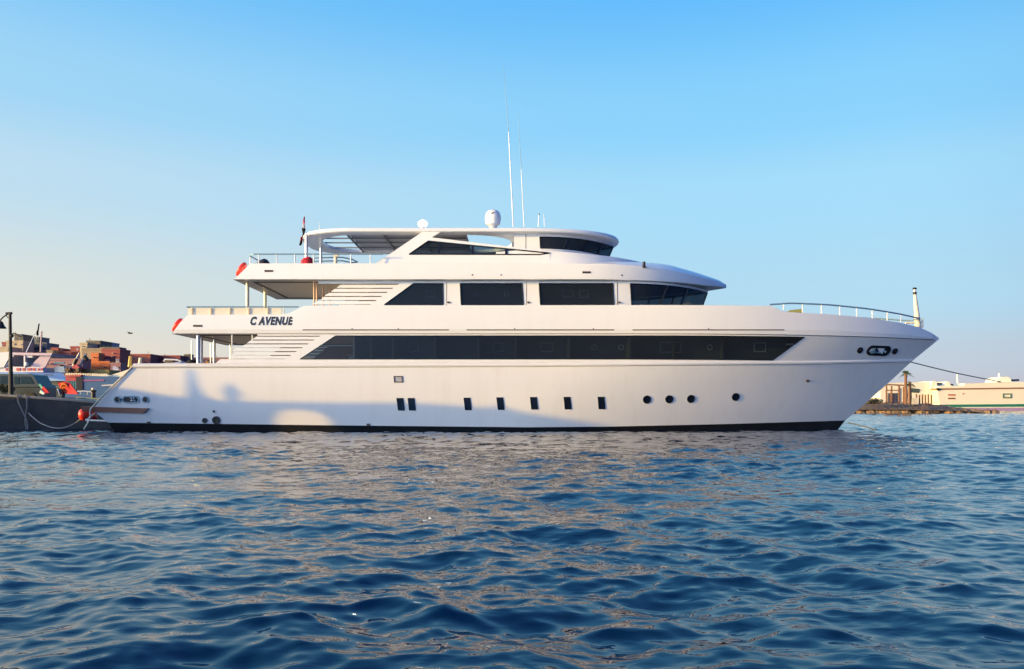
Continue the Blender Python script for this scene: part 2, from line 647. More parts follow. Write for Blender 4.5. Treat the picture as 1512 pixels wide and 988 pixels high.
# what is seen dimly through the glass: linings with small windows and round lights
inn = MB()
for s in (-1, 1):
    inn.box((ab + 0.2, CY + s * 2.2 - 0.04, 3.2), (14.0, CY + s * 2.2 + 0.04, 4.78))
for px in (545, 578, 640, 705, 760, 840, 930, 1000, 1075):
    X = xx(px)
    inn.box((X, CY - 3.55, 3.2), (X + 0.08, CY + 3.55, 4.78)) if X < 7 else inn.box((X, CY - 2.7, 3.3), (X + 0.08, CY + 2.7, 4.78))
lining = inn.build('cabin_lining', M['inside'], cabin, smooth=False)
for px, wpx, hpx, rnd in ((610, 16, 14, 0), (735, 16, 14, 0), (808, 18, 14, 0), (877, 9, 9, 1), (917, 9, 9, 1), (990, 32, 16, 0), (1048, 9, 9, 1), (1122, 18, 14, 0)):
    Yw = CY - 2.2 - 0.05
    b = MB()
    c = P(px, 513, Yw)
    W, H_ = wpx * Yw / F / 2, hpx * Yw / F / 2
    if rnd:
        b.lathe([(W, 0.0), (W, 0.04), (W * 0.6, 0.04), (W * 0.6, 0.0)], c, 20, Vector((0, -1, 0)))
    else:
        for x0, x1, z0, z1 in ((-W, W, H_ - 0.05, H_), (-W, W, -H_, -H_ + 0.05), (-W, -W + 0.05, -H_ + 0.05, H_ - 0.05), (W - 0.05, W, -H_ + 0.05, H_ - 0.05)):
            b.box((c.x + x0, Yw - 0.03, c.z + z0), (c.x + x1, Yw, c.z + z1))
    b.build('inner_window_frame', M['inlight'], cabin, smooth=False)


# louvres: the stepped slats aft of each glass band
def louvres(Y, slats, name, drop=0.0):
    b = MB()
    for (x0, x1), (y0, y1) in slats:
        # each slat is a thin blade with raked ends
        b.pp([(x0, y1), (x0 + (y1 - y0) * 1.45, y0), (x1, y0), (x1 - (y1 - y0) * 1.45, y1)], Y, 0.10)
    return b


sl = []
tops = [497.2, 502.9, 508.6, 514.3, 520.0, 525.6]
lefts = [372, 364, 356, 342, 342, 336]
for i, (t0, l0) in enumerate(zip(tops, lefts)):
    ri = 494.5 - (t0 - 496) * 1.52
    sl.append(((l0, ri - 3), (t0, t0 + 4.2)))
lv = louvres(40.04, sl, 'louvre_panel')
for px in (372, 342):
    lv.box((xx(px, 40.2), 40.15, 3.2), (xx(px, 40.2) + 0.05, 40.2, 4.8))
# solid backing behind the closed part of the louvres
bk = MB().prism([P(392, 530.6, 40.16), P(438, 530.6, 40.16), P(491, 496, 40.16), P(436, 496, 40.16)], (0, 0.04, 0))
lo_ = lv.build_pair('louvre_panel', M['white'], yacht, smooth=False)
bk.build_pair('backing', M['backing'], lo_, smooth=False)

# bulwark band of the upper deck
TOPX = [-17, -11.1, -10.2, 12.9, 13.55, 16, 18.3, 20.3, 21.6, 22.4, 23.0]
TOPZ = [zx(465), zx(464.4), zx(451.5), zx(450.2), 5.96, 5.90, 5.80, 5.62, 5.44, 5.2, 4.95]


def ztop(X):
    return float(np.interp(X, TOPX, TOPZ))


def hb_band(X):
    return sup(X, 3.80, 6.0, 23.0, 2.35)


XA, XAT = xx(254), xx(277)


def band_row(zfun, off, xa, n=170, xe=23.0):
    out = []
    for s in ease(n, 1.7):
        X = xa + (xe - xa) * s
        out.append(Vector((X, CY - max(hb_band(X) + off * (1 if X < 22.6 else 0), 0), zfun(X))))
    return out


def z2(X):
    return float(np.interp(X, [-17, 12, 15.5, 21, 23.0], [5.02, 5.02, 5.10, 4.98, 4.86]))


b0 = band_row(lambda X: 4.815, -0.02, XA)
b1 = band_row(lambda X: 4.83, 0.05, XA)
b2 = band_row(z2, 0.085, XA + 0.18)
b3 = band_row(lambda X: (z2(X) + ztop(X)) / 2, 0.06, XA + 0.45)
b4 = band_row(ztop, 0.02, XAT)
b5 = [p + Vector((0, 0.12 if p.x < 22 else 0.0, 0.0)) for p in b4]
b6 = [Vector((p.x, p.y, min(5.0, p.z - 0.02))) for p in b5]
bb = MB()
rows = [b0, b1, b2, b3, b4, b5, b6]
bb.grid(rows)
band_tree = BVHTree.FromPolygons([tuple(v) for v in bb.v], bb.f)
bb.mirror(CY)
bb.grid([[r[0], Vector((r[0].x, 2 * CY - r[0].y, r[0].z))] for r in rows])
band = bb.build('bulwark_band', M['white'], yacht, sharp=9)
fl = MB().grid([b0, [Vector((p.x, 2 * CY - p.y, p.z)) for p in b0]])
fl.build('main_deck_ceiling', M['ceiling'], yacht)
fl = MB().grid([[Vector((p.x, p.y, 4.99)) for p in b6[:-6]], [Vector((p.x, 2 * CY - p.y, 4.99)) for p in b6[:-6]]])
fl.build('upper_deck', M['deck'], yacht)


def frame_on(tree, px, py, lift=0.0):
    o = Vector((0, 0, CAM_H))
    d = (P(px, py, 40) - o).normalized()
    hit, n, _, _ = tree.ray_cast(o, d)
    if hit is None:
        raise RuntimeError('no surface at %s %s' % (px, py))
    if n.dot(d) > 0:
        n = -n
    t = Vector((0, 0, 1)).cross(n).normalized()
    b = n.cross(t).normalized()
    if b.z < 0:
        b, t = -b, t
    if t.x < 0:
        t = -t
    return hit + n * lift, t, b, n


def fixed(tree, px, py):
    hit, t, b, n = frame_on(tree, px, py)
    return hit


def flat_on(tree, px, py, shape, thick, lift=0.0):
    """prism of a 2D shape (metres) lying on the surface seen at that spot"""
    c, t, b, n = frame_on(tree, px, py, lift)
    return MB().prism([c + t * x + b * y for x, y in shape], n * thick)


def circle(r, n=24, sx_=1.0):
    return [(r * sx_ * math.cos(a), r * math.sin(a)) for a in [i * 2 * math.pi / n for i in range(n)]]


def stadium(wd, ht, n=10):
    r = ht / 2
    c = wd / 2 - r
    return [(c + r * math.cos(a), r * math.sin(a)) for a in [-math.pi / 2 + i * math.pi / n for i in range(n + 1)]] + \
           [(-c + r * math.cos(a), r * math.sin(a)) for a in [math.pi / 2 + i * math.pi / n for i in range(n + 1)]]


def rect(wd, ht, sh=0.0):
    return [(-wd / 2 - sh, ht / 2), (wd / 2 - sh, ht / 2), (wd / 2 + sh, -ht / 2), (-wd / 2 + sh, -ht / 2)]


def ring_on(tree, px, py, outer, inner, thick):
    c, t, b, n = frame_on(tree, px, py)
    m = MB()
    rws = []
    for shp, z in ((outer, -0.02), (outer, thick), (inner, thick), (inner, -0.02)):
        rws.append([c + t * x + b * y + n * z for x, y in shp])
    m.grid(rws, True)
    return m


# rectangular lights along the hull
for px, py in ((591.5, 597), (608, 597), (690.5, 596.5), (739, 596), (788.5, 595.5), (838, 595.3), (888, 595)):
    fr = ring_on(hull_tree, px, py, rect(0.34, 0.62, 0.035), rect(0.26, 0.54, 0.032), 0.025).build('hull_window', M['mull'], yacht, smooth=False)
    flat_on(hull_tree, px, py, rect(0.265, 0.545, 0.032), 0.008).build('pane', M['port'], fr, smooth=False)
fr = ring_on(hull_tree, 588, 560, rect(0.44, 0.32, 0.01), rect(0.34, 0.22, 0.01), 0.035).build('hull_window', M['seam'], yacht, smooth=False)
flat_on(hull_tree, 588, 560, rect(0.345, 0.225, 0.01), 0.010).build('pane', mat('frosted_pane', (0.42, 0.42, 0.44), 0.2), fr, smooth=False)
for px, py in ((955, 590), (988, 589.5), (1020, 589), (1086, 586)):
    fr = ring_on(hull_tree, px, py, circle(0.205), circle(0.15), 0.035).build('porthole', M['mull'], yacht)
    flat_on(hull_tree, px, py, circle(0.152), 0.012).build('pane', M['port'], fr)
for px, py, r in ((319.5, 620.5, 0.20), (302.5, 621, 0.13), (316, 607.5, 0.055), (319, 633, 0.0)):
    if r:
        fr = ring_on(hull_tree, px, py, circle(r), circle(r * 0.62), 0.05).build('discharge_outlet', M['dark'], yacht)
        flat_on(hull_tree, px, py, circle(r * 0.64), 0.006).build('opening', M['dark'], fr)
for px, py in ((544, 627), (220, 624), (1192, 562)):
    flat_on(hull_tree, px, py, rect(0.16, 0.10), 0.06).build('drain_spout', M['seam'], hull, smooth=False)
# mooring ports, aft and at the bow
for px, py, r, tree, sq in ((173.5, 590, 0.175, hull_tree, 1), (215, 590, 0.175, hull_tree, 1), (1269.5, 517, 0.17, side_tree, 1), (1321, 518.5, 0.17, side_tree, 1.0)):
    fr = ring_on(tree, px, py, circle(r), circle(r * 0.72), 0.045).build('mooring_port', M['rail'] if px < 400 else M['mull'], yacht)
    flat_on(tree, px, py, circle(r * 0.74), 0.008).build('opening', M['dark'], fr)
    rp = flat_on(tree, px, py, [(-r * .7, r * .1), (r * .7, r * .3), (r * .7, r * .1), (-r * .7, -r * .1)], 0.025)
    rp.build('cross_bar', M['seam'], fr, smooth=False)
fr = ring_on(hull_tree, 193.5, 590, stadium(0.86, 0.37), stadium(0.72, 0.25), 0.045).build('mooring_port', M['rail'], yacht)
flat_on(hull_tree, 193.5, 590, stadium(0.74, 0.27), 0.008).build('opening', M['dark'], fr)
cc, t_, b_, n_ = frame_on(hull_tree, 196, 590)
bol = MB()
for dx, dz in ((-0.05, 0.06), (0.07, 0.06), (0.01, -0.04), (0.12, -0.06), (-0.06, -0.06)):
    bol.ball(cc + t_ * dx + b_ * dz + n_ * 0.03, 0.045, 8)
bol.build('bollard', M['whitecloth'], fr)
fr = ring_on(side_tree, 1297, 517.5, stadium(1.55, 0.56), stadium(1.33, 0.37), 0.06).build('mooring_port', M['mull'], yacht)
flat_on(side_tree, 1297, 517.5, stadium(1.35, 0.39), 0.008).build('opening', M['dark'], fr)
cc, t_, b_, n_ = frame_on(side_tree, 1297, 517.5)
gear_m = mat('pale_deck_gear', (0.72, 0.74, 0.76), 0.5)  # even pale grey for the fittings in the bow port
for shp in ([(-0.18, 0.14), (0.26, 0.14), (0.26, -0.12), (0.10, -0.10)], [(0.33, 0.06), (0.55, -0.02), (0.52, -0.12), (0.34, -0.06)], [(-0.62, -0.02), (-0.50, 0.12), (-0.46, -0.02), (-0.58, -0.12)]):
    MB().prism([cc + t_ * x + b_ * y + n_ * 0.015 for x, y in shp], n_ * 0.012).build('deck_fitting', gear_m, fr, smooth=False)
pn = MB()
for x in (-0.42, -0.3, 0.29):
    pn.tube([cc + t_ * x + b_ * -0.17 + n_ * 0.03, cc + t_ * x + b_ * 0.14 + n_ * 0.03], 0.045, 8)
pn.tube([cc + t_ * -0.45 + b_ * -0.06 + n_ * 0.03, cc + t_ * 0.2 + b_ * -0.13 + n_ * 0.03], 0.04, 8)
pn.build('bitts', M['rail'], fr)

# swim platform of teak at the stern
sp = MB().prism([P(119, 600.3, 39.99), P(219.5, 603, 39.99), P(211, 610.3, 39.99), P(121, 607.5, 39.99)], (0, 7.62, 0))
sp.build('swim_platform', M['teak'], yacht, smooth=False)
gw = MB().tube([P(127, 620.6, 40.6), P(160, 621.6, 40.2)], 0.05, 8).tube([P(127, 620.6, 40.6), P(140, 611, 41)], 0.05, 8)
gw.build('stern_bracket', M['whitecloth'], yacht)

# slots, vents and pin lights on the bands
for x0, x1 in ((447, 663), (689, 907), (934, 1158)):
    n = 40
    sm = MB()
    rws = []
    pts = [frame_on(band_tree, px, 487.2) for px in np.linspace(x0, x1, n)]
    for dz, dn in ((-0.028, 0.0), (-0.022, 0.012), (0.022, 0.012), (0.028, 0.0)):
        rws.append([c + b * dz + nn * dn for c, t, b, nn in pts])
    sm.grid(rws).build('scupper_slot', M['seam'], band, smooth=False)
for px in (520, 588, 760, 876, 1046):
    flat_on(band_tree, px, 485.5, circle(0.03, 10), 0.015).build('pin_light', M['seam'], band)
fr = ring_on(band_tree, 292, 481.3, rect(0.44, 0.10), rect(0.38, 0.05), 0.02).build('vent', M['seam'], band, smooth=False)
flat_on(band_tree, 292, 481.3, rect(0.39, 0.06), 0.006).build('vent', M['dark'], band, smooth=False)

# name on the aft band
cu = bpy.data.curves.new('name_text', 'FONT')
cu.body = 'C AVENUE'
cu.size = 1.0
cu.offset = 0.052
cu.space_character = 1.14
cu.extrude = 0.0
cu.shear = 0.24
to = bpy.data.objects.new('name_text', cu)
C.objects.link(to)
dg = bpy.context.evaluated_depsgraph_get()
me = bpy.data.meshes.new_from_object(to.evaluated_get(dg))
bpy.data.objects.remove(to)
vs = np.array([v.co[:] for v in me.vertices])
x0, x1, y0, y1 = vs[:, 0].min(), vs[:, 0].max(), vs[:, 1].min(), vs[:, 1].max()
c, t_, b_, n_ = frame_on(band_tree, 401.5, 474)
Wd, Hd = 63.5 * U, 13.0 * U
lt = MB()
lt.add([c + t_ * ((x - (x0 + x1) / 2) / (x1 - x0) * Wd) + b_ * ((y - (y0 + y1) / 2) / (y1 - y0) * Hd) + n_ * 0.012 for x, y in vs[:, :2]], [tuple(p.vertices) for p in me.polygons])
lt.build('name_lettering', M['lettering'], band, smooth=False)
bpy.data.meshes.remove(me)

# upper cabin
HBU = 3.34
YU = CY - HBU


def hb_uc(X, z):
    xe = 10.15 + (z - 6.3) * 0.36
    return sup(X, HBU, 4.6, xe, 2.6)


def xe_uc(z):
    return 10.15 + (z - 6.3) * 0.36 - 0.001


ZU0, ZU1, ZUB, ZUT = 5.0, 7.49, zx(450, YU), zx(418.8, YU)
uc = MB()
xaft = xx(500, YU)
uc.grid(panel(hb_uc, lambda z: xaft, xe_uc, ZU0, ZUB, 90, 2, ez=1.8))
uc.grid(panel(hb_uc, lambda z: xx(470, YU), xe_uc, ZUT, ZU1, 90, 2, ez=1.8))
wl = [  # window outlines: bottom-left, top-left, bottom-right, top-right
    (567.5, 610.5, 654.5, 654), (681, 679.5, 773, 771), (798, 796, 907, 905)]
cuts = [(lin(ZUB, xx(a, YU), ZUT, xx(b, YU)), lin(ZUB, xx(c_, YU), ZUT, xx(d_, YU))) for a, b, c_, d_ in wl]
pl = lin(ZUB, xx(933, YU), ZUT, xx(931, YU))
uc.grid(panel(hb_uc, lambda z: cuts[0][0](z) - 0.7, cuts[0][0], ZUB, ZUT, 4, 3))
uc.grid(panel(hb_uc, cuts[0][1], cuts[1][0], ZUB, ZUT, 4, 3))
uc.grid(panel(hb_uc, cuts[1][1], cuts[2][0], ZUB, ZUT, 4, 3))
uc.grid(panel(hb_uc, cuts[2][1], pl, ZUB, ZUT, 4, 3))
uc.mirror(CY)
uc.box((xx(565, YU), CY - 3.2, 5.02), (xx(565, YU) + 0.08, CY + 3.2, 7.48))
ucab = uc.build('upper_cabin', M['white'], yacht, sharp=40)
ins = MB()
for s in (-1, 1):
    ins.box((xx(570, YU), CY + s * 2.0 - 0.04, 5.05), (5.6, CY + s * 2.0 + 0.04, 7.46))
ins.box((5.5, CY - 1.9, 5.05), (5.58, CY + 1.9, 7.46))
for px in (668, 784, 920):
    ins.box((xx(px, YU), CY - 3.2, 5.05), (xx(px, YU) + 0.08, CY + 3.2, 7.46))
ins.build('cabin_lining', M['inside'], ucab, smooth=False)
for px, wpx, hpx, rnd in ((636, 14, 11, 0), (703, 8, 8, 1), (748, 8, 8, 1), (838, 18, 11, 0), (862, 14, 12, 0)):
    Yw = CY - 2.05
    c = P(px, 434, Yw)
    W, H_ = wpx * Yw / F / 2, hpx * Yw / F / 2
    b = MB()
    if rnd:
        b.lathe([(W, 0.0), (W, 0.04), (W * 0.6, 0.04), (W * 0.6, 0.0)], c, 20, Vector((0, -1, 0)))
    else:
        for xa_, xb_, za_, zb_ in ((-W, W, H_ - 0.05, H_), (-W, W, -H_, -H_ + 0.05), (-W, -W + 0.05, -H_ + 0.05, H_ - 0.05), (W - 0.05, W, -H_ + 0.05, H_ - 0.05)):
            b.box((c.x + xa_, Yw - 0.03, c.z + za_), (c.x + xb_, Yw, c.z + zb_))
    b.build('inner_window_frame', M['inlight'], ucab, smooth=False)


def win_part(hb, xl, xr, z0, z1, m, nx=20, mull=(), ez=1.0, wid=0.03):
    for far in (0, 1):
        g = MB().grid(panel(hb, xl, xr, z0, z1, nx, 3, off=-0.02, ez=ez))
        f_ = MB()
        for z in (z0, z1):
            f_.tube([Vector((x, CY - hb(x, z) - 0.0, z)) for x in [xl(z) + (xr(z) - xl(z)) * s for s in ease(nx, ez)]], wid, 6)
        for xf in (xl, xr):
            f_.tube([Vector((xf(z), CY - hb(xf(z), z), z)) for z in (z0, (z0 + z1) / 2, z1)], wid, 6)
        for xf in mull:
            f_.tube([Vector((xf(z), CY - hb(xf(z), z) - 0.01, z)) for z in (z0, (z0 + z1) / 2, z1)], wid * 1.9, 6)
        if far:
            g.v = [(x, 2 * CY - y, z) for x, y, z in g.v]
            f_.v = [(x, 2 * CY - y, z) for x, y, z in f_.v]
        o = g.build('window', m, yacht)
        f_.build('window_frame', M['mull'], o)


for a, b in cuts:
    win_part(hb_uc, a, b, ZUB, ZUT, M['glass'])
win_part(hb_uc, pl, xe_uc, ZUB, ZUT, M['wglass'], 40, (lin(ZUB, xx(974, 40.9), ZUT, xx(987, 40.9)), lin(ZUB, xx(1006, 41.6), ZUT, xx(1018, 41.6))), ez=2.0, wid=0.03)
for px in (659, 777, 911):
    MB().box((xx(px, YU), YU - 0.008, 5.1), (xx(px, YU) + 0.022, YU + 0.005, 7.45)).build('door_seam', M['seam'], ucab, smooth=False)
    MB().tube([P(px + 3, 445, YU - 0.03), P(px + 3, 448, YU - 0.03)], 0.03, 6).tube([P(px + 1, 446.5, YU - 0.03), P(px + 5.5, 446.5, YU - 0.03)], 0.025, 6).build('door_handle', M['seam'], ucab)
sl = []
for i, (t0, l0) in enumerate(zip([420.6, 426.6, 432.6, 438.6, 444.8], [497, 488, 479, 472, 461])):
    ri = 609 - (t0 - 419) * 1.38
    sl.append(((l0, ri - 4), (t0, t0 + 4.4)))
lv = louvres(YU + 0.03, sl, 'louvre_panel')
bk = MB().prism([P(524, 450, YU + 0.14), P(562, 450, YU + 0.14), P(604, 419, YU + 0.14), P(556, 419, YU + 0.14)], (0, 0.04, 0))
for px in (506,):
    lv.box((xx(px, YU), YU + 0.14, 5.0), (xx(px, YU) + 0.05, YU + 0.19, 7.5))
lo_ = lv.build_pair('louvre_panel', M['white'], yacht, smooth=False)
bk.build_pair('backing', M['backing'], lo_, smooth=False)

# fly deck slab with its visor
XFA, XFT, XFE = xx(344), xx(369), 11.55


def hb_fly(X):
    return sup(X, 3.70, 3.0, XFE, 2.5)


FX = [-14, 2.5, 5, 7, 9.0, 10.5, 11.55]
FZ = [8.30, 8.30, 8.28, 8.20, 8.02, 7.90, 7.78]
CZX = [-14, 5.2, 5.5, 7.6, 8.2, 9.64, 11.1, 11.55]
CZZ = [8.30, 9.05, 9.05, 8.95, 8.88, 8.50, 8.10, 7.80]


def fly_row(zf, off, xa, scale=1.0, n=120):
    out = []
    for s in ease(n, 1.9):
        X = xa + (XFE - xa) * s
        out.append(Vector((X, CY - max(hb_fly(X) * scale + off * (1 if X < 11.3 else 0), 0), zf(X))))
    return out


zbot = lambda X: float(np.interp(X, [-14, 6, 10, 11.55], [7.49, 7.49, 7.53, 7.62]))
f0 = fly_row(zbot, -0.03, XFA)
f1 = fly_row(lambda X: zbot(X) + 0.02, 0.06, XFA)
f2 = fly_row(lambda X: zbot(X) + 0.16 * (1 if X < 9 else max(0.2, 1 - (X - 9) / 3)), 0.08, XFA + 0.2)
f3 = fly_row(lambda X: float(np.interp(X, FX, FZ)), 0.0, XFT)
f4 = fly_row(lambda X: float(np.interp(X, FX, FZ)) + 0.01, 0.0, XFT + 0.1, 0.96)
fb = MB()
rows = [f0, f1, f2, f3, f4]
fb.grid(rows)
fly_tree = BVHTree.FromPolygons([tuple(v) for v in fb.v], fb.f)
fb.mirror(CY)
fb.grid([[r[0], Vector((r[0].x, 2 * CY - r[0].y, r[0].z))] for r in rows])
# foredeck dome from the edge to the centre line, forward of the flybridge
dome = []
for q in (0.96, 0.85, 0.7, 0.5, 0.25, 0.0):
    row = []
    for s in ease(60, 1.6):
        X = 1.0 + (XFE - 1.0) * s
        ze = float(np.interp(X, FX, FZ)) + 0.01
        zc = float(np.interp(X, [1, 5.3, 7.6, 8.2, 9.64, 11.1, 11.55], [8.32, 8.9, 8.85, 8.80, 8.45, 8.05, 7.80]))
        row.append(Vector((X, CY - hb_fly(X) * q, ze + (zc - ze) * max(1 - (q / 0.96) ** 2, 0.0) ** 0.8)))
    dome.append(row)
fb.grid(dome).grid([[Vector((p.x, 2 * CY - p.y, p.z)) for p in r] for r in dome])
fly = fb.build('fly_deck_band', M['white'], yacht, sharp=28)
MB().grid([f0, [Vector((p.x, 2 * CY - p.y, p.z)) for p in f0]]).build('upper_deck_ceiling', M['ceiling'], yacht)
MB().box((XFT + 0.15, CY - 3.5, 7.95), (1.1, CY + 3.5, 8.2)).build('fly_deck', M['panel'], yacht, smooth=False)
# recessed dark joint round the soffits
for X0, X1, z, hb_, nm in ((XFA + 0.75, -7.0, 7.462, 3.05, 'ceiling_joint'), (XA + 0.9, -9.0, 4.79, 3.05, 'ceiling_joint')):
    jt = MB()
    jt.box((X0, CY - hb_, z), (X0 + 0.14, CY + hb_, z + 0.02))
    jt.box((X0 + 0.142, CY + hb_ - 0.14, z), (X1, CY + hb_, z + 0.02))
    jt.box((X0 + 0.142, CY - hb_, z), (X1, CY - hb_ + 0.14, z + 0.02))
    jt.build(nm, M['dark'], yacht, smooth=False)
for px, py in ((397, 400.3), (866, 402.3)):
    fr = ring_on(fly_tree, px, py, rect(0.42, 0.10), rect(0.36, 0.05), 0.02).build('vent', M['seam'], fly, smooth=False)
    flat_on(fly_tree, px, py, rect(0.37, 0.06), 0.006).build('vent', M['dark'], fly, smooth=False)
for px, py in ((697.5, 406), (740, 406), (918, 406.5)):
    flat_on(fly_tree, px, py, circle(0.04, 10), 0.02).build('pin_light', M['seam'], fly)

# coaming of the flybridge, wing with its raked glass and the diagonal arch
HBC = 3.05


def hb_co(X, z):
    return sup(X, HBC, 1.0, 7.75 - max(z - 8.4, 0) * 0.5, 2.3)


co_top = lambda X: float(np.interp(X, [-1, 0.4, 2, 4, 5.5, 7.7], [8.95, 9.06, 9.0, 8.90, 8.86, 8.80]))
co = MB()
r0, r1, r2 = [], [], []
for s in ease(50, 1.8):
    X = -0.8 + (7.7 + 0.8) * s
    r0.append(Vector((X, CY - sup(X, 3.34, 2.0, 7.95, 2.3), 8.2)))
    r1.append(Vector((X, CY - sup(X, 3.15, 2.0, 7.75, 2.3), co_top(X))))
    r2.append(Vector((X, CY - sup(X, 2.85, 2.0, 7.5, 2.3), co_top(X) + 0.02)))
r3 = [Vector((p.x, CY, p.z + 0.02)) for p in r2]
co.grid([r0, r1, r2, r3])
co.grid([[Vector((p.x, 2 * CY - p.y, p.z)) for p in r] for r in (r0, r1, r2, r3)])
co.build('flybridge_coaming', M['white'], yacht, sharp=30)

YW0, YW1 = CY - 3.28, CY - 2.98                       # foot and head of the wing: it leans inboard
ZW0, ZW1 = zx(386.5, YW0), zx(341, YW1)


def W(px, py):
    Y = YW0
    for _ in range(6):
        z = zx(py, Y)
        Y = YW0 + (YW1 - YW0) * (z - ZW0) / (ZW1 - ZW0)
    return P(px, py, Y)


wg = MB()
TH = (0, 0.13, 0)
for shp in ([(552, 391), (604, 375.6), (632.5, 356), (637.5, 350.6), (654, 340.2), (627, 340.2)],
            [(632.5, 356), (637.5, 350.6), (700, 358), (760, 365), (800, 370), (812, 373.8)],
            [(552, 391), (604, 375.6), (797, 376), (812, 373.8), (812, 391)]):
    wg.prism([W(*p) for p in shp], TH)
wing = wg.build_pair('flybridge_wing', M['white'], yacht, smooth=False)
gg = MB().prism([W(*p) + Vector((0, 0.05, 0)) for p in [(604, 375.6), (632.5, 356), (812, 373.8), (797, 376)]], (0, 0.02, 0))
gw = gg.build_pair('window', M['wing'], yacht, smooth=False)
mu = MB()
for px in (648.5, 698, 747.5):
    yt = 356 + (px - 632.5) / 179.5 * 17.8
    mu.prism([W(px - 1.8, 375.8) + Vector((0, -.012, 0)), W(px - 1.8, yt) + Vector((0, -.012, 0)), W(px + 1.8, yt) + Vector((0, -.012, 0)), W(px + 1.8, 375.8) + Vector((0, -.012, 0))], (0, 0.1, 0))
for a, b in (((604, 375.6), (632.5, 356)), ((632.5, 356), (812, 373.8)), ((604, 375.6), (797, 376)), ((797, 376), (812, 373.8))):
    mu.tube([W(*a) + Vector((0, 0.0, 0)), W(*b) + Vector((0, 0.0, 0))], 0.035, 6)
mu.build_pair('window_frame', M['mull'], gw, smooth=False)

# wheelhouse under the hardtop
HBH = 2.55
YH = CY - HBH


def hb_h(X, z):
    return sup(X, HBH, 1.2, 5.22 + (z - 9.27) * 0.42, 2.4)


xe_h = lambda z: 5.22 + (z - 9.27) * 0.42 - 0.001
ZH0, ZHB, ZHT, ZH1 = 8.5, zx(366.5, YH), zx(350, YH), 10.03
wh = MB()
xh0 = xx(759, YH)
hl = lin(ZHB, xx(798, YH), ZHT, xx(797, YH))
wh.grid(panel(hb_h, lambda z: xh0, xe_h, ZH0, ZHB, 60, 2, ez=1.8))
wh.grid(panel(hb_h, lambda z: xh0, xe_h, ZHT, ZH1, 60, 2, ez=1.8))
wh.grid(panel(hb_h, lambda z: xh0, hl, ZHB, ZHT, 6, 2))
wh.mirror(CY)
wh.box((xh0, CY - HBH + 0.01, ZH0), (xh0 + 0.06, CY - 0.6, ZH1)).box((xh0, CY + 0.6, ZH0), (xh0 + 0.06, CY + HBH - 0.01, ZH1))
wheel = wh.build('wheelhouse', M['white'], yacht, sharp=40)
win_part(hb_h, hl, xe_h, ZHB, ZHT, M['wglass'], 40, (lin(ZHB, xx(832, 41.5), ZHT, xx(838, 41.5)), lin(ZHB, xx(860, 42), ZHT, xx(868, 42)), lin(ZHB, xx(884, 42.7), ZHT, xx(890, 42.7))), ez=2.0, wid=0.03)
MB().box((xx(776, YH), YH - 0.008, 8.9), (xx(776, YH) + 0.03, YH + 0.005, 10.0)).build('door_seam', M['seam'], wheel, smooth=False)
MB().box((1.6, CY - 1.5, 8.5), (2.1, CY + 1.5, 9.35)).box((3.0, CY - 1.1, 8.5), (3.7, CY + 1.1, 9.4)).build('helm_console', M['inside'], wheel, smooth=False)

# hardtop: a ring with a lattice of beams and grey panels in its opening
HR = 3.02


def roof_outline(off, n=160):
    pts = []
    for i in range(n):
        a = 2 * math.pi * i / n
        c_, s_1 = math.cos(a), math.sin(a)
        if c_ < 0:
            ax, ex, cx = 3.4, 2.9, -7.7
        else:
            ax, ex, cx = 6.1, 2.5, -0.4
        x = cx + (ax + off) * math.copysign(abs(c_) ** (2 / ex), c_)
        y = CY + (HR + off) * math.copysign(abs(s_1) ** (2 / ex), s_1)
        pts.append((x, y))
    return pts


def hole_outline(n=160):
    pts = []
    for i in range(n):
        a = 2 * math.pi * i / n
        c_, s_1 = math.cos(a), math.sin(a)
        ax, cx = (2.5, -7.6) if c_ < 0 else (2.6, -2.6)
        x = cx + ax * math.copysign(abs(c_) ** (2 / 2.3), c_)
        y = CY + 2.40 * math.copysign(abs(s_1) ** (2 / 2.6), s_1)
        pts.append((x, y))
    return pts


def at_z(pts, z):
    # the top line droops a little at both ends
    return [Vector((x, y, z - 0.0045 * max(abs(x + 2.5) - 5.2, 0) ** 2 * 1.6)) for x, y in pts]


ZR0, ZR1 = 9.98, 10.22
ho = hole_outline()
hd = MB()
hd.grid([at_z(ho, ZR0 + 0.16), at_z(ho, ZR0), at_z(roof_outline(-0.22), ZR0), at_z(roof_outline(-0.04), ZR0 + 0.02), at_z(roof_outline(0.02), ZR0 + 0.07), at_z(roof_outline(0.02), ZR0 + 0.14),
         at_z(roof_outline(-0.05), ZR1 - 0.01), at_z(roof_outline(-0.3), ZR1 + 0.02), at_z(ho, ZR0 + 0.16)], True)
hard = hd.build('hardtop', M['white'], yacht, sharp=32)
lt = MB()
for X in (-8.45, -6.6, -4.6, -2.35):
    lt.box((X - 0.035, CY - 2.38, ZR0 + 0.02), (X + 0.035, CY + 2.38, ZR0 + 0.12))
for Y in (CY - 1.25, CY - 0.1, CY + 1.25):
    lt.box((-10.05 if abs(Y - CY) < 1.2 else -9.8, Y - 0.03, ZR0 + 0.03), (-2.4, Y + 0.03, ZR0 + 0.10))
lt.build('awning_beam', M['beam'], hard, smooth=False)
MB().box((-8.4, CY - 2.36, ZR0 + 0.125), (-2.4, CY + 2.36, ZR0 + 0.15)).build('awning_panel', M['panel'], hard, smooth=False)

# pillars
def pillar(px, Y, z0, z1, r, m=None):
    X = xx(px, Y)
    MB().tube([(X, Y, z0), (X, Y, z1)], r, 12).build('pillar', m or M['steel'], yacht)


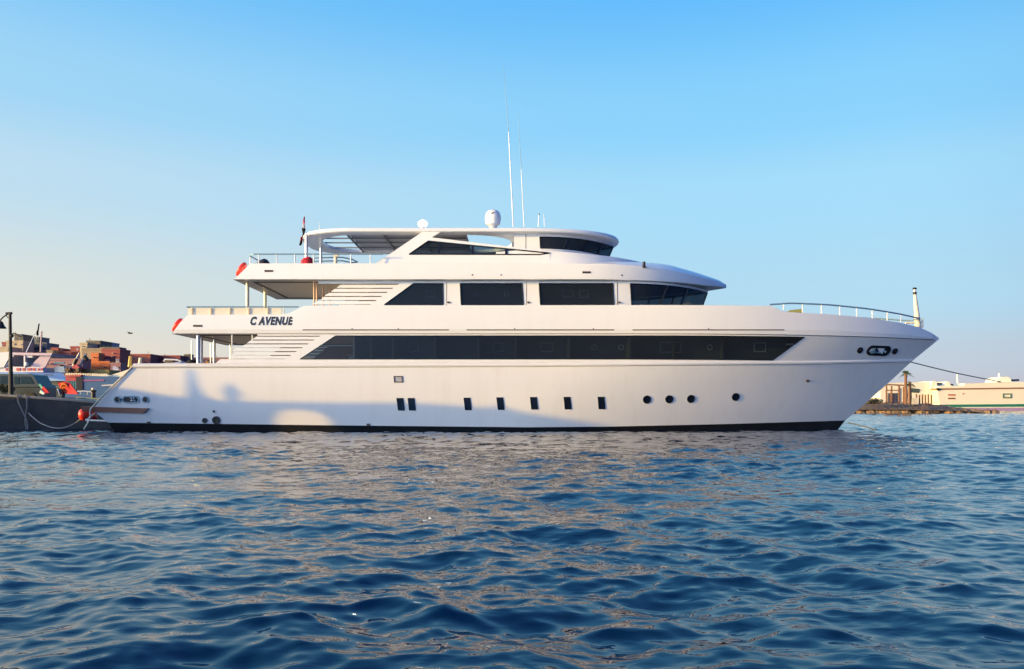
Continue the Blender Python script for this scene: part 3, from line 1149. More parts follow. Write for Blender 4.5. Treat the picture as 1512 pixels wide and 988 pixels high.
pillar(452.5, 41.3, 8.1, 10.0, 0.075)
pillar(474, 44.2, 8.1, 10.0, 0.075)
pillar(365.5, 40.9, 5.0, 7.48, 0.085, M['ivory'])
pillar(391.5, 43.9, 5.0, 7.48, 0.085, M['ivory'])
sunlit_ivory = mat('sunlit_ivory_post', (0.62, 0.36, 0.22), 0.4)  # ivory posts, the sun's copper tint put into their colour
for px, Y in ((463.8, 40.75), (467.8, 41.0), (477, 42.2), (487.5, 43.6)):
    pillar(px, Y, 5.0, 7.48, 0.045, sunlit_ivory)
pillar(293, 40.5, 3.2, 4.81, 0.10)
pillar(297.2, 41.3, 3.2, 4.81, 0.085)
pillar(316.5, 43.2, 3.2, 4.81, 0.07)
pillar(340.5, 46.6, 3.2, 4.81, 0.07)
pillar(283, 44.0, 3.2, 4.81, 0.025)
pillar(311, 46.0, 3.2, 4.81, 0.025)


# rails
def rail(name, path, top, stanch, r=0.035, mid_rails=(), m=None, ms=None):
    b = MB().tube(path, r, 8)
    for dz in mid_rails:
        b.tube([p - Vector((0, 0, dz)) for p in path], r * 0.5, 6)
    o = b.build(name, m or M['rail'], yacht)
    for a, c_ in stanch:
        MB().tube([a, c_], 0.03, 6).build('stanchion', ms or M['ant'], o)
    return o


zf = zx(375.3, 40.2)
yf = 40.2
nr = [Vector((xx(px, yf), yf, zf)) for px in (375, 420, 480, 540, 566)]
corner = [Vector((xx(368, yf + 0.35), yf + 0.35, zf))]
farr = [Vector((xx(368, yf + 0.35), 2 * CY - yf - 0.4, zf)), Vector((xx(375, yf), 2 * CY - yf, zf)), Vector((xx(566, yf), 2 * CY - yf, zf))]
path = list(reversed(nr)) + corner + farr
st = [(Vector((xx(px, yf), yf, 8.28)), Vector((xx(px, yf), yf, zf))) for px in (382, 408.5, 435.5, 463, 518, 547)]
st += [(Vector((p.x, 2 * CY - yf, 8.28)), Vector((p.x, 2 * CY - yf, zf))) for p, _ in st]
st += [(Vector((xx(368, yf + 0.35), Y, 8.25)), Vector((xx(368, yf + 0.35), Y, zf))) for Y in (40.7, 42.8, 45, 47)]
rail('fly_deck_rail', path, zf, st)
zm = zx(453.3, 40.1)
ym = 40.08
path = [Vector((xx(px, ym), ym, zm)) for px in (441, 400, 340, 300, 276)] + [Vector((xx(275, ym), 41.0, zm)), Vector((xx(275, ym), 2 * CY - 41.0, zm)), Vector((xx(276, ym), 2 * CY - ym, zm)), Vector((xx(441, ym), 2 * CY - ym, zm))]
st = [(Vector((xx(px, ym), ym, zx(466))), Vector((xx(px, ym), ym, zm))) for px in (283, 311, 339, 367, 395, 419)]
st += [(Vector((a.x, 2 * CY - ym, a.z)), Vector((a.x, 2 * CY - ym, zm))) for a, _ in st]
ur = rail('upper_deck_rail', path, zm, st, ms=M['ivory'])
MB().box((xx(277, ym), ym + 0.05, zx(466)), (xx(415, ym), ym + 0.08, zx(454.6))).build_pair('weather_cloth', M['cream'], yacht, smooth=False)
# bow rail
zt_ = [(12.85, zx(449.6, 40.5)), (14, 6.42), (16, 6.40), (18.3, 6.28), (20.3, 6.10), (21.7, 5.92)]


def bow_pt(X, dz=0.0, off=-0.10):
    return Vector((X, CY - max(hb_band(X) + off, 0.05), float(np.interp(X, [q[0] for q in zt_], [q[1] for q in zt_])) + dz))


xs = list(np.linspace(12.85, 21.7, 26))
path = [bow_pt(X) for X in xs]
path = path + [Vector((p.x, 2 * CY - p.y, p.z)) for p in reversed(path)]
st = []
for px in (1157, 1185, 1213, 1240, 1265, 1288, 1310, 1330):
    X = 14.0
    for _ in range(12):
        X = xx(px, CY - max(hb_band(X) - 0.1, 0.05))
    t1 = bow_pt(X)
    for q in (t1, Vector((t1.x, 2 * CY - t1.y, t1.z))):
        st.append((Vector((q.x, q.y, ztop(X) - 0.02)), q))
rail('bow_rail', path, 0, st, r=0.04)
# bow mast
Yb = CY
b = MB().tube([P(1355.5, 486, Yb), P(1353.5, 462, Yb), P(1350.8, 435, Yb)], [0.17, 0.13, 0.075], 12)
bm_ = b.build('bow_mast', M['ivory'], yacht)
MB().lathe([(0.09, 0), (0.10, 0.05), (0.10, 0.10), (0.05, 0.14)], P(1350.8, 434.6, Yb), 12).lathe([(0.10, 0), (0.11, 0.04), (0.08, 0.10)], P(1350.5, 427.5, Yb), 12).build('mast_light', M['dark'], bm_)
MB().lathe([(0.05, 0), (0.08, 0.1), (0.06, 0.2)], P(1350.6, 432.5, Yb), 12).build('lens', M['whitecloth'], bm_)
MB().tube([P(1337, 477, Yb), P(1362, 476, Yb)], 0.05, 8).tube([P(1362, 470, Yb), P(1362, 484, Yb)], 0.05, 8).build('bracket', M['ivory'], bm_)
# windlass cover on the foredeck, horn, dome, lamp and whips on the hardtop
wc = MB().prism([P(1163, 461.5, 41.4), P(1167, 458, 41.4), P(1183, 456, 41.4), P(1185, 461.5, 41.4)], (0, 0.7, 0))
wc.build('windlass', mat('yellow_green_cover', (0.30, 0.30, 0.10), 0.7), yacht, smooth=False)
hn = MB()
hc, t_, b_, n_ = frame_on(fly_tree, 951, 394)
hn.lathe([(0.11, 0.0), (0.10, 0.06), (0.075, 0.10), (0.07, 0.28), (0.085, 0.30), (0.0, 0.31)], hc + Vector((0, 0.02, -0.05)), 14)
hn.build('horn', M['dark'], yacht)
dc = P(728, 334.5, 42.2)
sdm = MB().lathe([(0.20, 0), (0.36, 0.10), (0.415, 0.32), (0.415, 0.50), (0.36, 0.70), (0.25, 0.81), (0.10, 0.865), (0.0, 0.87)], dc + Vector((0, 0, 0.0)), 28).build('satellite_dome', M['white'], yacht)
MB().lathe([(0.17, -0.12), (0.22, 0.0), (0.20, 0.03)], dc, 18).build('pedestal', M['ceiling'], sdm)
MB().prism([dc + Vector((-0.10, -0.405, 0.60)), dc + Vector((0.02, -0.41, 0.66)), dc + Vector((0.04, -0.412, 0.61)), dc + Vector((-0.08, -0.41, 0.54))], (0, 0.1, 0)).build('emblem', M['seam'], sdm, smooth=False)
fl_ = P(624, 335.5, 42.0)
flo = MB().lathe([(0.12, -0.08), (0.14, 0.0), (0.16, 0.04)], fl_, 16).build('floodlight', M['white'], yacht)
MB().ball(fl_ + Vector((0, 0, 0.17)), (0.24, 0.24, 0.19), 16).build('lamp', M['lamp'], flo)
for x0, y0, x1, y1, x2, y2, r in ((758, 335, 751, 195, 743.5, 97, 0.032), (774, 335, 769.5, 250, 765, 165, 0.024)):
    o = MB().tube([P(x0, y0, 42.0), P(x1, y1, 42.0)], [r, r * 0.7], 8).build('antenna', M['ant'], yacht)
    MB().tube([P(x1, y1, 42.0), P(x2, y2, 42.0)], [0.016, 0.008], 6).build('whip', M['rail'], o)
o = MB().tube([P(795, 335, 42.0), P(795.5, 317, 42.0)], [0.03, 0.02], 8).build('antenna', M['ant'], yacht)
MB().ball(P(795.5, 316.5, 42.0), 0.05, 8).build('whip', M['rail'], o)
MB().tube([P(804, 335, 42.0), P(803, 317, 42.0)], [0.02, 0.012], 8).build('antenna', M['ant'], yacht)
MB().tube([P(473, 342, 42.0), P(471, 329, 42.0)], [0.02, 0.012], 8).build('antenna', M['ant'], yacht)

# loose things on board
fg = empty('flag', P(449.5, 366, 41.6), 'drooping red, white and black flag at the aft end of the hardtop', 'flag')
MB().tube([P(449.3, 362, 41.6), P(449.6, 318, 41.6)], 0.02, 6).build('flagstaff', M['ant'], fg)


def drape(pix, Y, wob=0.06, nz=4):
    rows = []
    for i, (a, b, py) in enumerate(pix):
        rows.append([P(a + (b - a) * j / 5, py, Y) + Vector((0, wob * math.sin(j * 2.1 + i * 0.7), 0)) for j in range(6)])
    return MB().grid(rows)


for nm, pix, m_ in (('upper_band', [(448.6, 450.2, 320), (447.2, 450.6, 326), (446.8, 450.8, 330)], mat('flag_red', (0.60, 0.03, 0.05), 0.8)),
                    ('middle_band', [(446.8, 450.8, 330), (447.0, 451, 337)], mat('flag_white', (0.78, 0.70, 0.70), 0.8)),
                    ('lower_band', [(445.6, 451.4, 336.5), (445.6, 451.6, 341), (446.6, 450, 345), (446.2, 447.6, 349), (443.2, 446.4, 355), (442.6, 446, 359), (442.0, 444.2, 362.5)], M['black'])):
    drape(pix, 41.55).build(nm, m_, fg, sharp=80)
tag(drape([(443.6, 446.6, 350), (443.4, 446.2, 356)], 41.5).build('middle_band', M['redcloth'], fg, sharp=80))


def lifebuoy(px, py, Y, tilt, label):
    c = P(px, py, Y)
    e = empty('lifebuoy', c, label, 'lifebuoy', 'lifebuoys on the aft rails')
    ax = Vector((-math.cos(tilt), -0.12, math.sin(tilt))).normalized()
    q = ax.to_track_quat('Z', 'Y')
    rows = []
    for i in range(28):
        a = 2 * math.pi * i / 28
        rows.append([c + q @ Vector(((0.31 + 0.10 * math.cos(u)) * math.cos(a), (0.31 + 0.10 * math.cos(u)) * math.sin(a), 0.10 * math.sin(u))) for u in [k * 2 * math.pi / 10 for k in range(10)]])
    rows.append(rows[0])
    MB().grid(rows, True).build('ring', M['red'], e)


lifebuoy(262.5, 480.5, 41.2, 0.55, 'red-orange lifebuoy on the slanted aft end of the upper deck, above the main deck pillars')
lifebuoy(356.5, 398, 41.0, 0.55, 'red-orange lifebuoy on the slanted aft end of the fly deck, below its rail corner')
c = P(454, 389, 41.0)
b = MB()
b.grid([[c + Vector((rx * math.cos(a) + ox, 0.35 * math.sin(a) * rx / 0.35, z)) for a in [k * 2 * math.pi / 12 for k in range(12)]] for rx, z, ox in ((0.34, -0.1, 0), (0.33, 0.1, 0), (0.24, 0.24, 0.02), (0.10, 0.32, 0.05), (0.01, 0.34, 0.05))], True)
tag(b.build('bag', M['redcloth']), 'bright red bundle on the fly deck at the foot of the hardtop pillar', 'bag', 'bundles on the fly deck')
c = P(389, 389, 41.0)
b = MB()
b.grid([[c + Vector((rx * math.cos(a) + ox, rx * math.sin(a), z)) for a in [k * 2 * math.pi / 12 for k in range(12)]] for rx, z, ox in ((0.34, -0.1, 0), (0.3, 0.06, 0), (0.16, 0.18, 0.04), (0.02, 0.24, 0.04))], True)
tag(b.build('bag', M['navy']), 'dark navy bundle on the fly deck near the aft rail corner', 'bag', 'bundles on the fly deck')
# stub railing and seat on the fly deck behind the rail
b = MB()
for dz in (0.0, -0.28):
    b.tube([P(462, 381 - dz * 18, 44.5) , P(505, 380 - dz * 18, 44.5), P(520, 383 - dz * 18, 44.8), P(528, 387, 45)], 0.035, 8)
b.build('stair_rail', M['rail'], yacht)
b = MB().tube([P(495.5, 379, 43), P(495.5, 390, 43)], 0.09, 10).tube([P(493, 378.5, 43), P(500, 377.5, 43)], 0.09, 8)
b.build('deck_shower', M['ivory'], yacht)
# tender and covers on the aft main deck
td = empty('tender', P(250, 542, 41.6), 'small cream tender lying on the aft main deck of the white yacht', 'tender')
ZD = 3.2
rows = []
for X, hw, zt2 in ((xx(221, 41.2), 0.04, 3.32), (xx(226, 41.2), 0.35, 3.42), (xx(240, 41.2), 0.6, 3.50), (xx(262, 41.2), 0.7, 3.56), (xx(272, 41.2), 0.65, 3.40), (xx(277, 41.2), 0.6, 3.22)):
    rows.append([Vector((X, 41.9 + hw * math.cos(a), ZD + (zt2 - ZD) * max(math.sin(a), 0) ** 0.6)) for a in [math.pi * i / 10 for i in range(11)]])
MB().grid(rows).build('hull', M['whitecloth'], td, sharp=60)
MB().box((xx(241, 41.2), 41.4, 3.5), (xx(253, 41.2), 42.2, 3.60)).build('cockpit', M['seam'], td, smooth=False)
MB().tube([P(242, 534, 41.6), P(243, 531, 41.6), P(262, 531.5, 41.6), P(268, 534, 41.6)], 0.05, 6).build('grab_rail', M['whitecloth'], td)
c = P(284, 541, 41.7)
b = MB().grid([[c + Vector((0.30 * r * math.cos(a), 0.4 * r * math.sin(a), z)) for a in [k * 2 * math.pi / 14 for k in range(14)]] for r, z in ((1.0, -0.1), (1.02, 0.08), (0.9, 0.22), (0.55, 0.32), (0.05, 0.35))], True)
tag(b.build('deck_box', M['black']), 'domed black cover on the aft main deck beside the thick steel pillar', 'deck box')
for px, py0, h_, m_ in ((191.8, 542, 15.5, mat('yellow_post', (0.62, 0.42, 0.10), 0.5)), (206.5, 542, 13, M['ivory'])):
    b = MB().tube([P(px - 0.6, py0, 41.5), P(px + 0.2, py0 - h_ * 0.7, 41.5), P(px + 0.6, py0 - h_, 41.5)], [0.09, 0.08, 0.06], 8)
    b.tube([P(px - 1.5, py0 - h_ + 0.4, 41.5), P(px + 2.2, py0 - h_ + 0.8, 41.5)], 0.05, 8).tube([P(px, py0 - 6, 41.5), P(px + 5, py0 - 0.5, 41.5)], 0.03, 6)
    b.build('stern_post', m_, yacht)
b = MB()
for px, py, r in ((301, 538, .10), (304, 540, .09), (308, 537.5, .10), (312, 540.5, .11), (306, 534, .06)):
    b.ball(P(px, py, 43), r * 1.1, 8)
b.tube([P(300, 541, 43), P(306, 533, 43), P(313, 541, 43)], 0.04, 6)
tag(b.build('dive_gear', mat('orange_gear', (0.50, 0.24, 0.08), 0.7)), 'jumble of orange and dark dive gear on the aft main deck under the upper deck', 'dive gear')

# fender and mooring lines at the stern
fe = empty('fender', P(130, 622, 41.5), 'bright red ball fender hanging under the teak swim platform at the stern', 'fender', 'red fenders at the stern')
MB().lathe([(0.0, -0.02), (0.16, 0.02), (0.27, 0.16), (0.29, 0.32), (0.24, 0.50), (0.10, 0.62), (0.05, 0.68)], P(124.5, 621, 41.2), 18).build('ball', M['red'], fe)
MB().tube([P(124.5, 602, 41.2), P(124.5, 606, 41.2)], 0.03, 6).build('lanyard', M['rope'], fe)
fe = empty('fender', P(135, 622, 42.8), 'darker red cone-shaped fender half hidden behind the stern corner below the swim platform', 'fender', 'red fenders at the stern')
MB().lathe([(0.30, 0.0), (0.34, 0.12), (0.25, 0.36), (0.12, 0.55)], P(133.5, 619.5, 42.6), 18).build('ball', mat('dark_red_plastic', (0.62, 0.03, 0.02), 0.45), fe)


def rope(pts, r, label, m_=None, sag=0.0, name='mooring_line', n=24, group='mooring lines'):
    a, b = Vector(pts[0]), Vector(pts[-1])
    if len(pts) == 2:
        q = [a.lerp(b, i / n) - Vector((0, 0, sag * 4 * (i / n) * (1 - i / n))) for i in range(n + 1)]
    else:
        q = []
        pp_ = [Vector(p) for p in pts]
        for i in range(len(pp_) - 1):
            p0, p1, p2, p3 = pp_[max(i - 1, 0)], pp_[i], pp_[i + 1], pp_[min(i + 2, len(pp_) - 1)]
            for j in range(8):
                t = j / 8
                q.append(0.5 * ((2 * p1) + (p2 - p0) * t + (2 * p0 - 5 * p1 + 4 * p2 - p3) * t * t + (3 * p1 - p0 - 3 * p2 + p3) * t ** 3))
        q.append(pp_[-1])
    return tag(MB().tube(q, r, 6).build(name, m_ or M['rope']), label, 'rope', group)


rope([P(196, 541, 39.94), P(160, 576, 39.94), P(138, 599, 39.9), P(133, 606, 39.85), P(133, 618, 39.8), P(124, 634, 39.8)], 0.035, 'pale line running down the slanted stern corner past the platform into the water', M['ivory'])
rope([P(178, 590.2, 39.9), P(146, 589, 42.5), P(112, 586.5, 46)], 0.04, 'grey stern line from the round aft mooring port to the quay top', M['cable'])
rope([P(123, 616, 41.2), P(105, 628, 41.6), P(84, 632.5, 42.2), P(60, 625, 43.4), P(42, 610, 44.8)], 0.03, 'slack grey line hanging in a loop between the red fender and the quay wall')
rope([P(1344, 534.5, 43.0), P(1412, 551, 46), P(1478, 564, 50)], 0.028, 'thin bow line leading from the stem out over the ferry to the right', M['cable'])
rope([P(1252, 624, 43.7), P(1275, 629.5, 42.6), P(1294, 635, 41.6)], 0.03, 'short dark line slanting into the water below the foot of the stem', M['cable'])

# ------------------------------------------------------------------ quay on the left
conc = mat('stained_concrete', (0.055, 0.06, 0.065), 0.9, noise=(0.9, 0.8, (0.022, 0.027, 0.034)), bump=(3, 0.7, 0.06))
cap = mat('concrete_coping', (0.26, 0.26, 0.26), 0.9, noise=(1.5, 0.7, (0.16, 0.16, 0.16)), bump=(4, 0.6, 0.04))
q = empty('quay', (-40, 52, 0), 'dark weathered concrete quay wall with a pale coping at the left edge', 'quay')
QX = [-60, -34.0, -28.4, -24.0, -22.2]
QZ = [1.98, 1.96, 1.93, 1.62, 1.45]
b = MB()
front = [Vector((x, 45.0, z - 0.12)) for x, z in zip(QX, QZ)]
b.grid([[Vector((p.x, p.y, -1.0)) for p in front], front])
b.grid([front, [Vector((p.x, 63, p.z)) for p in front]])
b.poly([front[-1], Vector((front[-1].x, 63, front[-1].z)), Vector((front[-1].x, 63, -1)), Vector((front[-1].x, 45, -1))])
b.build('wall', conc, q, smooth=False)
b = MB()
for i in range(4):
    b.prism([Vector((QX[i], 44.95, QZ[i] - 0.115)), Vector((QX[i + 1], 44.95, QZ[i + 1] - 0.115)), Vector((QX[i + 1], 44.95, QZ[i + 1])), Vector((QX[i], 44.95, QZ[i]))], (0, 0.7, 0))
b.build('coping', cap, q, smooth=False)
for a, b_ in ((25, 41), (37, 39)):
    rope([P(a, 582, 44.9), P(a + 3, 596, 44.85), P(b_ - 2, 620, 44.8), P(b_, 633, 44.7)], 0.035, 'pale rope hanging down the quay face, ' + ('the one nearer the lamp post' if a == 25 else 'the one nearer the stern of the yacht'), M['rope'], name='hanging_rope', group='ropes on the quay wall')

# lamp post
lp = empty('street_lamp', P(15, 585, 50), 'tall dark lamp post with a curved arm and hanging shade at the left edge', 'street lamp')
iron = mat('dark_iron', (0.018, 0.015, 0.014), 0.6)
MB().tube([P(16.5, 586, 50), P(15.5, 520, 50), P(14.8, 462.5, 50)], [0.14, 0.10, 0.085], 10).build('post', iron, lp)
MB().tube([P(15, 464, 50), P(11, 464, 50), P(5, 468, 50), P(1, 472, 50), P(0, 476, 50)], 0.045, 8).tube([P(15, 470, 50), P(11.5, 469, 50), P(9, 465.5, 50)], 0.03, 6).tube([P(9, 463, 50), P(17.5, 462.5, 50)], 0.08, 8).build('arm', iron, lp)
MB().lathe([(0.05, 0.42), (0.10, 0.38), (0.14, 0.28), (0.20, 0.14), (0.31, 0.0), (0.28, -0.02)], P(1.5, 484.5, 50), 16).build('lamp_shade', iron, lp)
MB().tube([P(15.5, 497, 50), P(20, 492, 50), P(25, 493.5, 50), P(30, 497, 50)], 0.04, 6).ball(P(17.5, 496, 50), 0.11, 8).build('scroll_bracket', iron, lp)

# parked car, only its upper half above the quay edge
cr = empty('parked_car', P(20, 585, 54), 'dark blue-green off-road car parked on the quay behind the lamp post', 'car')
paint = mat('dark_teal_car_paint', (0.010, 0.030, 0.050), 0.4, coat=0.1)
cgl = mat('car_glass', (0.03, 0.055, 0.07), 0.08)
body = MB().pp([(-26, 586), (-26, 571), (-24, 568), (57.5, 567.5), (60, 572), (60, 586)], 53.2, 1.85)
body.build('body', paint, cr, smooth=False)
top = [(-22, 568), (-18, 553.5), (-12, 552), (44, 552.2), (49, 554), (57, 567.8)]
MB().pp(top, 53.3, 1.65).build('roof', paint, cr, smooth=False)
for pix in ([(-17, 567), (-14, 555.5), (-2, 555), (-2, 567)], [(0.5, 567), (0.5, 555), (17, 555), (17, 567)], [(21, 568), (21, 556), (28, 556), (28, 568)], [(30.5, 567), (30.5, 555.8), (44, 556), (50, 567)]):
    MB().pp(pix, 53.27, 0.02).build('window', cgl, cr, smooth=False)
for px in (-12, 46):
    MB().lathe([(0.1, -0.11), (0.36, -0.11), (0.36, 0.11), (0.1, 0.11)], P(px, 588, 53.25), 18, Vector((0, 1, 0))).build('wheel', M['dark'], cr)
MB().tube([P(-21, 572, 53.15), P(57, 571.5, 53.15)], 0.03, 6).build('trim_strip', M['dark'], cr)
# hedge-like plants in front of the car
rng = random.Random(4)


def leaves(center, rad, n, size, seed):
    r_ = random.Random(seed)
    b = MB()
    for i in range(n):
        d = Vector((r_.gauss(0, 1), r_.gauss(0, 1), r_.gauss(0, 1))).normalized() * (r_.random() ** 0.5)
        p = Vector(center) + Vector((d.x * rad[0], d.y * rad[1], d.z * rad[2]))
        a = Vector((r_.gauss(0, 1), r_.gauss(0, 1), r_.gauss(0, 1))).normalized()
        t = a.orthogonal().normalized()
        s = size * (0.6 + 0.8 * r_.random())
        b.poly([p - a * s, p + t * s * 0.45, p + a * s, p - t * s * 0.45])
    return b


olive = mat('olive_foliage', (0.09, 0.085, 0.03), 0.8, noise=(3, 0.8, (0.05, 0.06, 0.02)))
sh = empty('shrub', P(7, 582, 52), 'low olive-green shrub on the quay at the foot of the lamp post', 'shrub')
leaves(P(7, 574, 52), (0.65, 0.5, 0.32), 500, 0.07, 3).build('foliage', olive, sh, smooth=False, recalc=False)
MB().tube([P(7, 583, 52), P(7, 574, 52)], 0.04, 6).build('stem', M['teak'], sh)

# things lying on the quay edge
rb = empty('banner', P(98, 585, 50), 'red cloth banner with a swirling orange emblem propped on the quay edge', 'banner')
MB().prism([P(85, 565.5, 50), P(96, 563.3, 50), P(103, 566, 50), P(108, 573, 49.6), P(115, 582, 49.3), (P(103, 582, 49.6)), P(92, 580, 50)], (0, 0.12, 0.0)).build('cloth', M['redcloth'], rb, smooth=False)
sw = MB()
og = mat('orange_emblem', (0.78, 0.22, 0.03), 0.7)
pts = []
for i in range(30):
    a = 0.4 + i * 0.36
    rr_ = 0.07 + 0.0095 * i
    c = P(95.5, 574, 49.92)
    pts.append(c + Vector((rr_ * 0.82 * math.cos(a), -0.01, rr_ * math.sin(a))))
sw.tube(pts, 0.06, 6)
sw.tube([P(90, 567.3, 49.92), P(93, 566.3, 49.92), P(97, 567.5, 49.92)], 0.06, 6)
sw.build('emblem', og, rb)
dk = empty('crate', P(86, 585, 50.6), 'dark blue slanted board case with pale edges left of the red banner', 'case')
MB().prism([P(83.5, 582, 49.7), P(85, 573.5, 49.7), P(90, 574.5, 49.7), P(93, 583, 49.7)], (0, 0.3, 0)).build('case', M['navy'], dk, smooth=False)
MB().tube([P(85.2, 574, 49.68), P(88.2, 583, 49.68)], 0.045, 6).build('edge', mat('pale_blue_trim', (0.40, 0.55, 0.68), 0.5), dk)
ww = empty('folded_flag', P(64, 585, 50), 'crumpled red, white and green flag lying on the quay beside the dark car', 'flag')
MB().prism([P(57, 568, 50), P(59, 566.5, 50), P(63, 572, 49.8), P(61.5, 575, 49.8)], (0, 0.1, 0)).build('green_stripe', mat('flag_green', (0.06, 0.34, 0.25), 0.7), ww, smooth=False)
MB().prism([P(61.5, 573, 49.8), P(64, 570.5, 49.8), P(72.5, 580, 49.6), P(66, 580.5, 49.6)], (0, 0.1, 0)).build('red_stripe', M['redcloth'], ww, smooth=False)
MB().prism([P(58, 580, 50), P(60, 576, 50), P(66, 581, 49.8), P(64, 583, 49.8)], (0, 0.1, 0)).build('pale_stripe', mat('flag_pale', (0.45, 0.62, 0.60), 0.7), ww, smooth=False)
dg_ = empty('dinghy', P(128, 590, 49), 'low turquoise dinghy with white gunwale rail lying beyond the quay edge', 'dinghy')
rows = []
for X_, hw, z in ((xx(106, 49), 0.1, 1.75), (xx(112, 49), 0.5, 1.7), (xx(122, 49), 0.6, 1.66), (xx(135, 49), 0.5, 1.62)):
    rows.append([Vector((X_, 49.6 + hw * math.cos(a), z - 0.35 * math.sin(a))) for a in [math.pi * i / 8 for i in range(9)]])
MB().grid(rows).build('hull', mat('turquoise_paint', (0.16, 0.46, 0.48), 0.4), dg_)
MB().tube([P(114, 578, 49), P(124, 577.5, 49), P(134, 578.5, 49), P(137, 581, 49)], 0.035, 6).tube([P(119, 577.5, 49), P(119, 582, 49)], 0.03, 6).tube([P(129, 578, 49), P(129, 583, 49)], 0.03, 6).build('rail', M['ant'], dg_)
bo = empty('bollard', P(138, 590, 47.5), 'short black mooring bollard with a pale cap near the end of the quay', 'bollard')
MB().lathe([(0.16, 0), (0.13, 0.06), (0.12, 0.40), (0.17, 0.44), (0.17, 0.50), (0, 0.52)], P(138, 589, 47.5), 14).build('post', M['dark'], bo)
MB().lathe([(0.10, 0.52), (0.12, 0.56), (0.09, 0.64), (0, 0.66)], P(138, 589, 47.5), 12).build('cap', M['ivory'], bo)

# ------------------------------------------------------------------ boats behind the quay
bw = mat('boat_white', (0.66, 0.60, 0.60), 0.4)
bpink = mat('boat_pinkish', (0.50, 0.36, 0.40), 0.4)
bblue = mat('pale_blue_canopy', (0.30, 0.48, 0.72), 0.5)
bdark = mat('boat_dark_hull', (0.028, 0.035, 0.045), 0.5)
bred = mat('boat_red', (0.42, 0.03, 0.04), 0.5)
A = empty('motor_boat', P(40, 600, 75), 'white motor boat with raked pink-tinted windows and pale blue foredeck behind the parked car', 'boat')
MB().pp([(-30, 604), (-30, 566), (56, 563), (92, 562), (96, 566), (86, 604)], 75, 5).build('hull', bdark, A, smooth=False)
b = MB()
for py in (567, 571, 575, 579):
    b.pp([(55, py), (91, py - 0.3), (90, py + 1.1), (55, py + 1.3)], 74.93, 0.06)
b.build('hull_stripe', mat('grey_stripe', (0.10, 0.11, 0.12), 0.5), A, smooth=False)
b = MB().add([P(-10, 549.5, 74.6), P(40, 550, 74.6), P(92, 550.6, 75.5), P(100, 562.4, 74.4), P(52, 562.6, 74.2), P(44, 553, 74.3), P(-10, 552, 74.3)], [(0, 1, 2, 3, 4, 5, 6)])
b.add([p for p in [P(40, 550, 79), P(92, 550.6, 79.5), P(92, 550.6, 75.5), P(40, 550, 74.6)]], [(0, 1, 2, 3)])
cnp = b.build('foredeck', bblue, A, smooth=False)
b = MB()
x = 65.0
for wd in (1.6, 0.5, 0.9, 2.0, 1.4, 1.8, 1.2, 1.7):
    b.pp([(x, 552.8), (x + wd * 0.85, 552.8), (x + wd * 0.85 + 0.15, 554.6), (x + 0.15, 554.6)], 74.25, 0.02)
    x += wd + 0.35
b.build('lettering', M['lettering'], cnp, smooth=False)
MB().pp([(4, 541), (64, 542.5), (64, 549.6), (-6, 549.6)], 75.2, 4).build('cabin', bw, A, smooth=False)
for x0, x1 in ((8, 10.5), (12, 15), (24, 30), (33, 37), (40, 46), (48, 52), (55.5, 58), (60, 63)):
    MB().pp([(x0, 543.5), (x1, 543.5), (x1, 547.5), (x0, 547.5)], 75.15, 0.03).build('window', bred, A, smooth=False)
MB().pp([(-10, 521), (16, 519.5), (17, 521), (6, 542), (-10, 544)], 75, 4.6).build('side_wing', bw, A, smooth=False)
MB().pp([(18, 520.5), (77, 521.5), (75.5, 525), (17, 524.3)], 75, 4.8).build('roof', bpink, A, smooth=False)
MB().pp([(61, 524.5), (76, 524.8), (66, 543), (44, 542.5), (52, 533)], 75.3, 0.15).build('windscreen', bpink, A, smooth=False)
MB().pp([(19, 524.5), (21, 524.5), (9, 541.5), (7, 541.5)], 75.1, 0.2).build('roof_strut', bw, A, smooth=False)
MB().pp([(35, 524), (37, 524), (37, 543), (35, 543)], 75.1, 0.2).build('roof_strut', bw, A, smooth=False)
MB().pp([(39, 524.6), (48, 524.6), (48, 528), (39, 528)], 75.2, 0.5).build('instrument_box', bw, A, smooth=False)
MB().ball(P(39.5, 537.5, 75), 0.17, 10).build('searchlight', M['whitecloth'], A)
b = MB().tube([P(39, 520, 75), P(53, 489, 75)], [0.06, 0.03], 6)
b.build('antenna', M['ant'], A)
MB().tube([P(60, 520, 76), P(61.5, 489, 76)], [0.10, 0.08], 6).build('funnel_pipe', mat('pinkish_pipe', (0.50, 0.36, 0.34), 0.6), A)
fl2 = empty('flag', P(55, 497, 75), 'small dark furled flag on the raked pole above the white motor boat', 'flag')
MB().tube([P(54, 500, 75.05), P(58, 477, 75.05)], 0.025, 6).build('flagstaff', M['ant'], fl2)
drape([(56.5, 58.5, 478), (55.5, 58.3, 483), (54.5, 58, 487), (53.6, 57, 491), (54, 56.6, 495.5)], 75, 0.08).build('cloth', M['black'], fl2, sharp=80)

